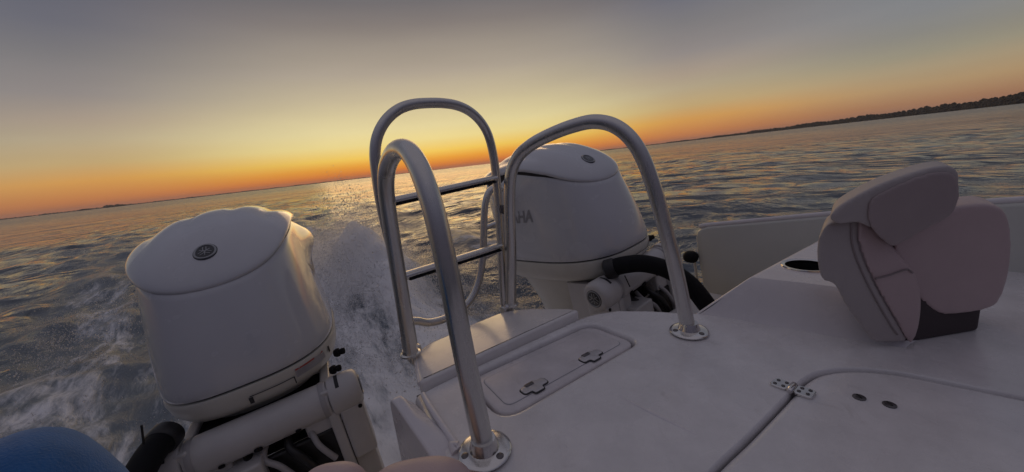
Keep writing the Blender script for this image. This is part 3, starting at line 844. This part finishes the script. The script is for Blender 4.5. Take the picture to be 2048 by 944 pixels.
    # waves: small chop close by, long swell ripples far off
    w1 = noise(3.2, (1, 1, 1), 5, .62, .3); w2 = noise(.55, (1, 1, 1), 6, .66, .4); w3 = noise(.085, (1, 1, 1), 5, .70, .5)
    hsum = math_('ADD', math_('MULTIPLY', w1, .045), math_('ADD', math_('MULTIPLY', w2, .26), math_('MULTIPLY', w3, 2.2)))
    bp = N(nt, 'ShaderNodeBump'); bp.inputs['Strength'].default_value = .75; bp.inputs['Distance'].default_value = 1.0
    L.new(hsum, bp.inputs['Height']); L.new(bp.outputs[0], b.inputs['Normal'])
    ln = N(nt, 'ShaderNodeVectorMath', operation='LENGTH'); L.new(tc.outputs['Object'], ln.inputs[0])
    rr_ = N(nt, 'ShaderNodeMapRange'); rr_.inputs['From Min'].default_value = 6; rr_.inputs['From Max'].default_value = 160
    rr_.inputs['To Min'].default_value = .05; rr_.inputs['To Max'].default_value = .20
    L.new(ln.outputs['Value'], rr_.inputs['Value']); L.new(rr_.outputs[0], b.inputs['Roughness'])
    # foam: broken, drawn out along the wake
    f1 = noise(1.35, (1.7, .50, 1.2), 7, .64, 1.2); f2 = noise(11., (1.5, .38, 1.2), 5, .65, .6)
    fn = math_('ADD', math_('MULTIPLY', f1, .70), math_('MULTIPLY', f2, .30))
    def step_(v, lo_, hi_):
        m_ = N(nt, 'ShaderNodeMapRange'); m_.interpolation_type = 'SMOOTHSTEP'
        m_.inputs['From Min'].default_value = lo_; m_.inputs['From Max'].default_value = hi_
        L.new(v, m_.inputs['Value']); return m_.outputs[0]
    fm = math_('ADD', math_('MULTIPLY', fa, .60), math_('SUBTRACT', fn, .5))
    def foamy(c, rough):
        d = N(nt, 'ShaderNodeBsdfPrincipled'); d.inputs['Roughness'].default_value = rough; d.inputs['Specular IOR Level'].default_value = .3
        d.inputs['Base Color'].default_value = (*c, 1)
        b2 = N(nt, 'ShaderNodeBump'); b2.inputs['Strength'].default_value = .7; b2.inputs['Distance'].default_value = .08
        L.new(fn, b2.inputs['Height']); L.new(b2.outputs[0], d.inputs['Normal']); return d.outputs[0]
    thin = foamy((.15, .18, .21), .35); thick = foamy((.90, .90, .91), .8)
    m1 = N(nt, 'ShaderNodeMixShader'); L.new(step_(fm, .02, .34), m1.inputs[0]); L.new(b.outputs[0], m1.inputs[1]); L.new(thin, m1.inputs[2])
    mx = N(nt, 'ShaderNodeMixShader'); L.new(step_(fm, .275, .47), mx.inputs[0]); L.new(m1.outputs[0], mx.inputs[1]); L.new(thick, mx.inputs[2])
    out = nt.nodes['Material Output']; L.new(mx.outputs[0], out.inputs['Surface'])
    me.materials.append(m)
    o = link(bpy.data.objects.new('water', me)); tag(o, kind='structure')
make_water()

# ------------------------------------------------------------------ spray
def spray():
    n = 42000
    V = np.zeros((n, 6, 3)); ok = 0
    base = np.array([[1, 0, 0], [-1, 0, 0], [0, 1, 0], [0, -1, 0], [0, 0, 1], [0, 0, -1]], float)
    C = []; S = []
    def pop(cnt, cx, sx, cy, sy, H, pz, s0, s1, clus=60):
        # clumpy sheets of drops thrown up along the wake
        cc = np.stack([rng.normal(cx, sx, clus), rng.normal(cy, sy, clus)], -1)
        k = rng.integers(0, clus, cnt)
        x = cc[k, 0] + rng.normal(0, .11, cnt); y = cc[k, 1] + rng.normal(0, .20, cnt)
        top = H*np.exp(-((y-cy)/(sy*1.5))**2)*np.exp(-((x-cx)/(sx*1.7))**2)*(.55+.45*np.sin(cc[k, 0]*23+cc[k, 1]*17))
        z = WATER_Z + .02 + np.abs(top)*rng.random(cnt)**pz
        s = s0 + (s1-s0)*rng.random(cnt)**3
        C.append(np.stack([x, y, z], -1)); S.append(s)
    pop(30000, 1.02, .34, 4.1, .75, 1.28, .9, .0028, .0085, 170)
    pop(20000, .62, .30, 4.0, .8, .85, .8, .0028, .0085, 130)
    pop(5000, 1.10, .30, 4.4, .5, 1.50, .75, .0025, .0070, 110)
    pop(4500, 1.7, .35, 3.4, .9, .42, .9, .003, .007, 60)
    pop(4000, -1.25, .4, 5.6, 2.2, .28, .8, .003, .009, 60)
    pop(3000, .38, .28, 3.2, .5, .60, .6, .0025, .0055, 70)
    pop(8000, 1.55, .45, 3.6, .8, .60, .8, .0025, .007, 90)
    C = np.concatenate(C); S = np.concatenate(S)
    st = np.stack([S*rng.uniform(.7, 1.1, len(S)), S*rng.uniform(.8, 1.7, len(S)), S*rng.uniform(.8, 1.5, len(S))], -1)
    V = C[:, None, :] + base[None]*st[:, None, :]
    F0 = np.array([[0, 2, 4], [2, 1, 4], [1, 3, 4], [3, 0, 4], [2, 0, 5], [1, 2, 5], [3, 1, 5], [0, 3, 5]])
    F = (np.arange(len(C))[:, None, None]*6 + F0[None]).reshape(-1, 3)
    me = bpy.data.meshes.new('spray_drops')
    V = V.reshape(-1, 3)
    me.vertices.add(len(V)); me.vertices.foreach_set('co', V.astype(np.float32).ravel())
    me.loops.add(F.size); me.loops.foreach_set('vertex_index', F.astype(np.int32).ravel())
    me.polygons.add(len(F)); me.polygons.foreach_set('loop_start', np.arange(0, F.size, 3, dtype=np.int32))
    me.polygons.foreach_set('use_smooth', np.ones(len(F), bool))
    me.update(calc_edges=True)
    m = surf('spray', (.88, .88, .89), .6, spec=.5)
    nt = m.node_tree; gl = N(nt, 'ShaderNodeBsdfRefraction'); gl.inputs['Color'].default_value = (1, 1, 1, 1); gl.inputs['Roughness'].default_value = .35; gl.inputs['IOR'].default_value = 1.2
    ms = N(nt, 'ShaderNodeMixShader'); ms.inputs[0].default_value = .62
    nt.links.new(nt.nodes['Principled BSDF'].outputs[0], ms.inputs[1]); nt.links.new(gl.outputs[0], ms.inputs[2]); nt.links.new(ms.outputs[0], nt.nodes['Material Output'].inputs['Surface'])
    me.materials.append(m)
    o = link(bpy.data.objects.new('spray_drops', me)); tag(o, 'white spray thrown up by the wake between the motors', 'spray', kind='stuff')
    # fine mist hanging in the spray: soft volumes with uneven density
    m, nt, b = new_mat('spray mist'); L = nt.links; nt.nodes.remove(b)
    pv = N(nt, 'ShaderNodeVolumePrincipled'); pv.inputs['Color'].default_value = (.99, .99, .995, 1); pv.inputs['Anisotropy'].default_value = .6
    tc = N(nt, 'ShaderNodeTexCoord')
    mp = N(nt, 'ShaderNodeMapping'); mp.inputs['Scale'].default_value = (1.4, .8, 1.2); L.new(tc.outputs['Object'], mp.inputs[0])
    no = N(nt, 'ShaderNodeTexNoise'); no.inputs['Scale'].default_value = 2.6; no.inputs['Detail'].default_value = 5; no.inputs['Roughness'].default_value = .62; no.inputs['Distortion'].default_value = .4
    L.new(mp.outputs[0], no.inputs['Vector'])
    # fall-off towards the edge of the lump (object space is the unit ball stretched)
    gr = N(nt, 'ShaderNodeTexGradient', gradient_type='SPHERICAL'); L.new(tc.outputs['Object'], gr.inputs[0])
    r1 = N(nt, 'ShaderNodeMapRange'); r1.inputs['From Min'].default_value = .38; r1.inputs['From Max'].default_value = .72; L.new(no.outputs['Fac'], r1.inputs['Value'])
    r2 = N(nt, 'ShaderNodeMapRange'); r2.interpolation_type = 'SMOOTHSTEP'; r2.inputs['From Min'].default_value = 0; r2.inputs['From Max'].default_value = .65; L.new(gr.outputs['Fac'], r2.inputs['Value'])
    mu = N(nt, 'ShaderNodeMath', operation='MULTIPLY'); L.new(r1.outputs[0], mu.inputs[0]); L.new(r2.outputs[0], mu.inputs[1])
    m2 = N(nt, 'ShaderNodeMath', operation='MULTIPLY'); L.new(mu.outputs[0], m2.inputs[0]); m2.inputs[1].default_value = 3.6
    L.new(m2.outputs[0], pv.inputs['Density'])
    L.new(pv.outputs[0], nt.nodes['Material Output'].inputs['Volume'])
    for i, (c, s) in enumerate((((1.12, 4.2, -.45), (.62, 1.1, .72)), ((.62, 4.0, -.55), (.60, 1.2, .56)))):
        bm = bmesh.new(); bmesh.ops.create_icosphere(bm, subdivisions=3, radius=1.0)
        me = bpy.data.meshes.new('spray_mist'); bm.to_mesh(me); bm.free(); me.materials.append(m)
        o = link(bpy.data.objects.new('spray_mist', me)); o.location = c; o.scale = s
        tag(o, ('grey mist hanging over the tall spray beside the ladder', 'low grey mist just right of the left motor')[i], 'mist', kind='stuff')
spray()

def spray_sheets():
    # ragged curtains of water peeling up along the wake, thin and full of holes
    mb_v = []; mb_f = []; uv = []
    spec = [(.35, 3.0, .60, .42, .3), (.60, 3.3, .70, .55, .2), (.85, 3.6, .70, .72, .1), (1.05, 4.0, .80, .92, .0), (.70, 4.2, .80, .70, .15), (1.25, 4.4, .80, .95, -.1),
            (.50, 4.7, .80, .55, .25), (.95, 5.0, .90, .80, .0), (1.55, 3.6, .80, .42, -.35), (1.85, 4.2, .90, .40, -.4), (.20, 2.5, .45, .26, .4), (.45, 3.7, .60, .55, .3), (1.15, 3.3, .60, .55, -.1), (.78, 2.9, .55, .34, .1)]
    g = np.random.default_rng(3)
    for (cx, cy, wd, h, lean) in spec:
        for rep_ in range(2):
            nu, nv = 30, 18; base = len(mb_v); th = g.normal(.15, .45); ph = g.uniform(0, 6.28, 6)
            cx_, cy_ = cx + g.normal(0, .06), cy + g.normal(0, .18); hh = h*g.uniform(.7, 1.1)
            for j in range(nv+1):
                v = j/nv
                for i in range(nu+1):
                    u = i/nu - .5
                    prof = math.exp(-(u/.34)**2)*(.75 + .16*math.sin(13*u+ph[0]) + .12*math.sin(29*u+ph[1]))
                    x0 = u*wd; y0 = .05*math.sin(7*u+ph[2]) + .03*math.sin(19*u+ph[3]+v*3)
                    out = (.42*v*v + .10*v)*hh
                    x = cx_ + x0*math.cos(th) - y0*math.sin(th) - lean*out
                    y = cy_ + x0*math.sin(th) + y0*math.cos(th) + out*.8
                    z = WATER_Z - .03 + hh*prof*(1.25*v - .30*v*v) + .012*math.sin(31*u+17*v+ph[4])
                    mb_v.append((x, y, z)); uv.append(v)
            for j in range(nv):
                for i in range(nu):
                    k = base + j*(nu+1) + i
                    mb_f.append((k, k+1, k+nu+2, k+nu+1))
    me = bpy.data.meshes.new('spray_sheets'); me.from_pydata(mb_v, [], mb_f); me.update()
    me.polygons.foreach_set('use_smooth', [True]*len(me.polygons))
    at = me.attributes.new('rise', 'FLOAT', 'POINT'); at.data.foreach_set('value', uv)
    m, nt, b_ = new_mat('spray sheet'); L = nt.links
    b_.inputs['Base Color'].default_value = (.92, .92, .93, 1); b_.inputs['Roughness'].default_value = .5
    tl = N(nt, 'ShaderNodeBsdfTranslucent'); tl.inputs['Color'].default_value = (.95, .95, .96, 1)
    ms = N(nt, 'ShaderNodeMixShader'); ms.inputs[0].default_value = .6; L.new(b_.outputs[0], ms.inputs[1]); L.new(tl.outputs[0], ms.inputs[2])
    tr = N(nt, 'ShaderNodeBsdfTransparent'); mx = N(nt, 'ShaderNodeMixShader')
    tc = N(nt, 'ShaderNodeTexCoord'); at_ = N(nt, 'ShaderNodeAttribute'); at_.attribute_name = 'rise'
    def nz(sc, st, det):
        mp = N(nt, 'ShaderNodeMapping'); mp.inputs['Scale'].default_value = st; L.new(tc.outputs['Object'], mp.inputs[0])
        n = N(nt, 'ShaderNodeTexNoise'); n.inputs['Scale'].default_value = sc; n.inputs['Detail'].default_value = det; n.inputs['Roughness'].default_value = .7
        L.new(mp.outputs[0], n.inputs['Vector']); return n.outputs['Fac']
    def mth(op, x, y):
        n = N(nt, 'ShaderNodeMath', operation=op)
        for i_, q in enumerate((x, y)):
            if isinstance(q, (int, float)): n.inputs[i_].default_value = q
            else: L.new(q, n.inputs[i_])
        return n.outputs[0]
    n1 = nz(9., (1, 1, .5), 7); n2 = nz(38., (1, 1, .8), 4)
    val = mth('SUBTRACT', mth('ADD', mth('MULTIPLY', n1, .65), mth('MULTIPLY', n2, .35)), mth('MULTIPLY', at_.outputs['Fac'], .16))
    mr = N(nt, 'ShaderNodeMapRange'); mr.interpolation_type = 'SMOOTHSTEP'; mr.inputs['From Min'].default_value = .42; mr.inputs['From Max'].default_value = .56; mr.inputs['To Max'].default_value = .80
    L.new(val, mr.inputs['Value'])
    fd = N(nt, 'ShaderNodeMapRange'); fd.interpolation_type = 'SMOOTHSTEP'; fd.inputs['From Min'].default_value = 1.0; fd.inputs['From Max'].default_value = .70; L.new(at_.outputs['Fac'], fd.inputs['Value'])
    L.new(mth('MULTIPLY', mr.outputs[0], fd.outputs[0]), mx.inputs[0]); L.new(tr.outputs[0], mx.inputs[1]); L.new(ms.outputs[0], mx.inputs[2])
    L.new(mx.outputs[0], nt.nodes['Material Output'].inputs['Surface'])
    me.materials.append(m)
    o = link(bpy.data.objects.new('spray_sheets', me)); tag(o, 'torn white sheets of spray peeling up from the wake', 'spray', kind='stuff')
spray_sheets()

# ------------------------------------------------------------------ far shores
def shore():
    mb = MB(); ml = MB()
    yaw0 = math.radians(38.5)
    r = random.Random(5)
    def blob(c, s):
        n = 7; rings = []
        for k in range(6):
            a = -PI/2*.2 + (PI/2*1.2)*k/5
            rings.append([(c[0] + s*math.cos(a)*math.cos(u)*r.uniform(.75, 1.2), c[1] + s*math.cos(a)*math.sin(u)*r.uniform(.75, 1.2), c[2] + s*.9*math.sin(a)*r.uniform(.8, 1.15)) for u in [2*PI*i/n for i in range(n)]])
        mb.rings(rings)
    a = 10.
    pts = []; ridge = []
    while a < 75:
        t = (a-10)/50.
        D = 2300*(1-t)**1.3 + 620 if t < 1 else 620
        ang = yaw0 + math.radians(a)
        hmul = .55 + .75*sm(20, 42, a) + .10*math.sin(a*1.3) + .06*math.sin(a*3.1+1) + .04*math.sin(a*9.7)
        if a < 13: hmul *= (a-8)/5
        pts.append((D*math.sin(ang), D*math.cos(ang), a))
        ridge.append((D*1.03*math.sin(ang), D*1.03*math.cos(ang), WATER_Z + 7.0*hmul))
        for k in range(4):
            dd = D + k*9
            s = r.uniform(1.5, 2.6)*hmul
            blob((dd*math.sin(ang)+r.uniform(-2, 2), dd*math.cos(ang)+r.uniform(-2, 2), WATER_Z + (1.2+1.9*k)*hmul*r.uniform(.85, 1.1)), s)
        if r.random() < .012: blob((dd*math.sin(ang), dd*math.cos(ang), WATER_Z + 9.2*hmul), 1.3*hmul)
        a += math.degrees(2.6/D)
    mb.rings([[(x*.985, y*.985, WATER_Z-.3) for x, y, z in ridge], [(x*.99, y*.99, WATER_Z + (z-WATER_Z)*.7) for x, y, z in ridge], ridge, [(x*1.02, y*1.02, WATER_Z-.3) for x, y, z in ridge]], False, False, closed=False)
    o = mb.build('distant_treeline', M['trees'], None, smooth=False); tag(o, 'dark far treeline along the shore at the right', 'treeline', kind='stuff')
    # the strip of land it stands on
    L0 = [(x, y, WATER_Z-.5) for x, y, _ in pts[::6]]; L1 = [(x, y, WATER_Z+.8) for x, y, _ in pts[::6]]; L2 = [(x*1.2, y*1.2, WATER_Z+1.) for x, y, _ in pts[::6]]
    ml.rings([L0, L1, L2], False, False, closed=False); tag(ml.build('shore_land', M['land']), kind='structure')
    # thin far shore and a low wooded point at the left
    mb = MB(); ml = MB(); pts = []
    a = -62.
    while a < -8:
        D = 3300; ang = yaw0 + math.radians(a)
        pts.append((D*math.sin(ang), D*math.cos(ang), a))
        h = 1.0 + .2*math.sin(a*2.3)
        if a > -22: h *= max(.15, (-8-a)/14)
        for k in range(2):
            s = r.uniform(3.5, 6.)*h
            blob((D*math.sin(ang)+r.uniform(-6, 6), D*math.cos(ang)+r.uniform(-6, 6), WATER_Z+r.uniform(.5, 2.5)), s)
        a += math.degrees(9.0/D)
    for cc, w_, hh in ((-47.2, .9, 9), (-48.9, .5, 4), (-46.4, .5, 8)):
        for k in range(45):
            ang = yaw0 + math.radians(cc + r.gauss(0, .35)*w_); D = 2400
            blob((D*math.sin(ang), D*math.cos(ang), WATER_Z + r.random()*hh*math.exp(-((math.degrees(ang-yaw0)-cc)/.8)**2)), r.uniform(2.5, 4.5))
    o = mb.build('distant_treeline', M['trees'], None, smooth=False); tag(o, 'thin far shoreline with a small wooded point at the left', 'treeline', kind='stuff')
    L0 = [(x, y, WATER_Z-.5) for x, y, _ in pts[::6]]; L1 = [(x, y, WATER_Z+2.0) for x, y, _ in pts[::6]]; L2 = [(x*1.15, y*1.15, WATER_Z+2.) for x, y, _ in pts[::6]]
    ml.rings([L0, L1, L2], False, False, closed=False); tag(ml.build('shore_land', M['land']), kind='structure')
shore()

# ------------------------------------------------------------------ evening haze over the water
m, nt, b_ = new_mat('evening haze'); nt.nodes.remove(b_)
pv = N(nt, 'ShaderNodeVolumePrincipled'); pv.inputs['Color'].default_value = (.92, .90, .88, 1); pv.inputs['Density'].default_value = .00015; pv.inputs['Anisotropy'].default_value = .2
nt.links.new(pv.outputs[0], nt.nodes['Material Output'].inputs['Volume'])
hz = MB().box((0, 0, 14.0), (12000, 12000, 36.0)).build('haze', m, None, smooth=False); tag(hz, kind='stuff')

# ------------------------------------------------------------------ dusk sky, sun, camera
SUN_AZ = math.radians(28.0)     # from +Y (aft) towards +X
SUN_EL = math.radians(2.0)
world = bpy.data.worlds.new('World'); scene.world = world; world.use_nodes = True
nt = world.node_tree; L = nt.links
bg = nt.nodes['Background']
tc = N(nt, 'ShaderNodeTexCoord')
sp = N(nt, 'ShaderNodeSeparateXYZ'); L.new(tc.outputs['Generated'], sp.inputs[0])
def wmath(op, a, c=None, clamp=False):
    n = N(nt, 'ShaderNodeMath', operation=op, use_clamp=clamp)
    for i_, v in enumerate((a, c)):
        if v is None: continue
        if isinstance(v, (int, float)): n.inputs[i_].default_value = v
        else: L.new(v, n.inputs[i_])
    return n.outputs[0]
el = wmath('MULTIPLY', wmath('ARCSINE', sp.outputs['Z']), 180/PI)
elf = wmath('DIVIDE', wmath('MAXIMUM', el, 0.0), 60.0, True)
def sky_ramp(stops):
    r = N(nt, 'ShaderNodeValToRGB'); r.color_ramp.interpolation = 'EASE' if False else 'LINEAR'
    e = r.color_ramp.elements
    while len(e) < len(stops): e.new(.5)
    for q, (d_, c) in zip(e, stops): q.position = d_/60.; q.color = (*c, 1)
    L.new(elf, r.inputs[0]); return r.outputs[0]
def s2l(c): return tuple(((v/255+.055)/1.055)**2.4 for v in c)
def stops(l): return [(e_, s2l(c)) for e_, c in l]
SKY_SUN = stops([(0, (220, 112, 44)), (.7, (232, 130, 44)), (1.7, (240, 164, 56)), (2.8, (244, 202, 92)), (4.6, (238, 218, 146)), (6.4, (230, 215, 160)), (10.5, (198, 184, 152)), (13.8, (174, 162, 146)), (16.9, (154, 144, 133)), (19.6, (131, 123, 119)), (22.1, (113, 109, 111)), (32, (108, 107, 116)), (45, (120, 120, 133)), (60, (123, 120, 130))])
SKY_LEFT = stops([(0, (190, 112, 72)), (1, (203, 128, 74)), (2.9, (214, 156, 82)), (4.7, (195, 167, 118)), (7, (182, 166, 137)), (8.8, (169, 153, 136)), (11.3, (145, 137, 134)), (14.8, (125, 122, 124)), (17.6, (108, 108, 118)), (20.3, (98, 99, 111)), (32, (102, 103, 115)), (45, (120, 120, 133)), (60, (123, 120, 130))])
SKY_RIGHT = stops([(0, (160, 112, 88)), (1.1, (166, 121, 90)), (2.9, (174, 145, 108)), (4.4, (168, 150, 121)), (5.9, (153, 146, 127)), (7.9, (138, 136, 130)), (9.8, (132, 133, 135)), (11.6, (126, 128, 132)), (18, (122, 122, 127)), (25, (110, 111, 118)), (32, (104, 106, 118)), (45, (120, 120, 133)), (60, (123, 120, 130))])
SKY_BACK = stops([(0, (60, 58, 70)), (6, (64, 62, 75)), (14, (72, 70, 84)), (30, (90, 90, 106)), (60, (123, 120, 130))])
hl = wmath('SQRT', wmath('ADD', wmath('MULTIPLY', sp.outputs['X'], sp.outputs['X']), wmath('MULTIPLY', sp.outputs['Y'], sp.outputs['Y'])))
dt = wmath('ADD', wmath('MULTIPLY', sp.outputs['X'], math.sin(SUN_AZ)), wmath('MULTIPLY', sp.outputs['Y'], math.cos(SUN_AZ)))
ca = wmath('DIVIDE', dt, wmath('MAXIMUM', hl, 1e-4))
def wrange(v, a, b_):
    m = N(nt, 'ShaderNodeMapRange'); m.interpolation_type = 'SMOOTHSTEP'
    m.inputs['From Min'].default_value = a; m.inputs['From Max'].default_value = b_
    L.new(v, m.inputs['Value']); return m.outputs[0]
def wmix(f, a, b_):
    m = N(nt, 'ShaderNodeMix', data_type='RGBA'); L.new(f, m.inputs[0]); L.new(a, m.inputs[6]); L.new(b_, m.inputs[7]); return m.outputs[2]
sky_b = wmix(wrange(ca, -.45, .50), sky_ramp(SKY_BACK), sky_ramp(SKY_RIGHT))
sky_r = wmix(wrange(ca, .50, .84), sky_b, sky_ramp(SKY_LEFT))
sky = wmix(wrange(ca, .79, 1.0), sky_r, sky_ramp(SKY_SUN))
# faint streaks of thin haze so the gradient is not perfectly clean
mp = N(nt, 'ShaderNodeMapping'); mp.inputs['Scale'].default_value = (1.6, 1.6, 9); L.new(tc.outputs['Generated'], mp.inputs[0])
no = N(nt, 'ShaderNodeTexNoise'); no.inputs['Scale'].default_value = 1.4; no.inputs['Detail'].default_value = 3; L.new(mp.outputs[0], no.inputs['Vector'])
vr = N(nt, 'ShaderNodeMapRange'); vr.inputs['From Min'].default_value = .3; vr.inputs['From Max'].default_value = .7; vr.inputs['To Min'].default_value = .96; vr.inputs['To Max'].default_value = 1.04; L.new(no.outputs['Fac'], vr.inputs['Value'])
vm = N(nt, 'ShaderNodeVectorMath', operation='SCALE'); L.new(sky, vm.inputs[0]); L.new(vr.outputs[0], vm.inputs['Scale'])
# physical sky for the same low sun, laid under the afterglow
ns = N(nt, 'ShaderNodeTexSky', sky_type='NISHITA'); ns.sun_disc = False
ns.sun_elevation = SUN_EL; ns.sun_rotation = SUN_AZ; ns.dust_density = 2.5; ns.air_density = 1.0
ad = N(nt, 'ShaderNodeVectorMath', operation='MULTIPLY_ADD')
L.new(ns.outputs[0], ad.inputs[0]); ad.inputs[1].default_value = (.0015, .0015, .0015); L.new(vm.outputs[0], ad.inputs[2])
L.new(ad.outputs[0], bg.inputs['Color']); bg.inputs['Strength'].default_value = 1.0

sun = bpy.data.lights.new('sun', 'SUN'); sun.energy = .36; sun.angle = math.radians(40); sun.color = (1, .62, .30)
so_ = link(bpy.data.objects.new('sun', sun))
LAMP_AZ = math.radians(31.5)
sd_ = Vector((math.sin(LAMP_AZ)*math.cos(math.radians(9)), math.cos(LAMP_AZ)*math.cos(math.radians(9)), math.sin(math.radians(9))))
so_.rotation_euler = sd_.to_track_quat('Z', 'Y').to_euler(); so_.location = (0, 0, 5)

cam = bpy.data.cameras.new('camera'); cam.sensor_width = 36; cam.lens = 36*720/2048; cam.clip_start = .02; cam.clip_end = 20000
co = link(bpy.data.objects.new('camera', cam))
y_, p_, r_ = map(math.radians, (38.5, 11.7, 6.56))
Fw = Vector((math.sin(y_)*math.cos(p_), math.cos(y_)*math.cos(p_), -math.sin(p_)))
R0 = Vector((math.cos(y_), -math.sin(y_), 0)); U0 = R0.cross(Fw)
Rv = R0*math.cos(r_) - U0*math.sin(r_); Uv = R0*math.sin(r_) + U0*math.cos(r_)
mw = Matrix((Rv, Uv, -Fw)).transposed().to_4x4(); mw.translation = (0, 0, CAM_Z)
co.matrix_world = mw
scene.camera = co

vs = scene.view_settings; vs.view_transform = 'Standard'; vs.look = 'None'; vs.exposure = 0; vs.gamma = 1; vs.use_curve_mapping = False
scene.render.engine = 'CYCLES'
cy = scene.cycles
cy.use_denoising = True
cy.max_bounces = 8; cy.diffuse_bounces = 3; cy.glossy_bounces = 4; cy.transmission_bounces = 6; cy.volume_bounces = 6
cy.volume_step_rate = 2.0; cy.volume_max_steps = 128
cy.sample_clamp_indirect = 4; cy.transparent_max_bounces = 24
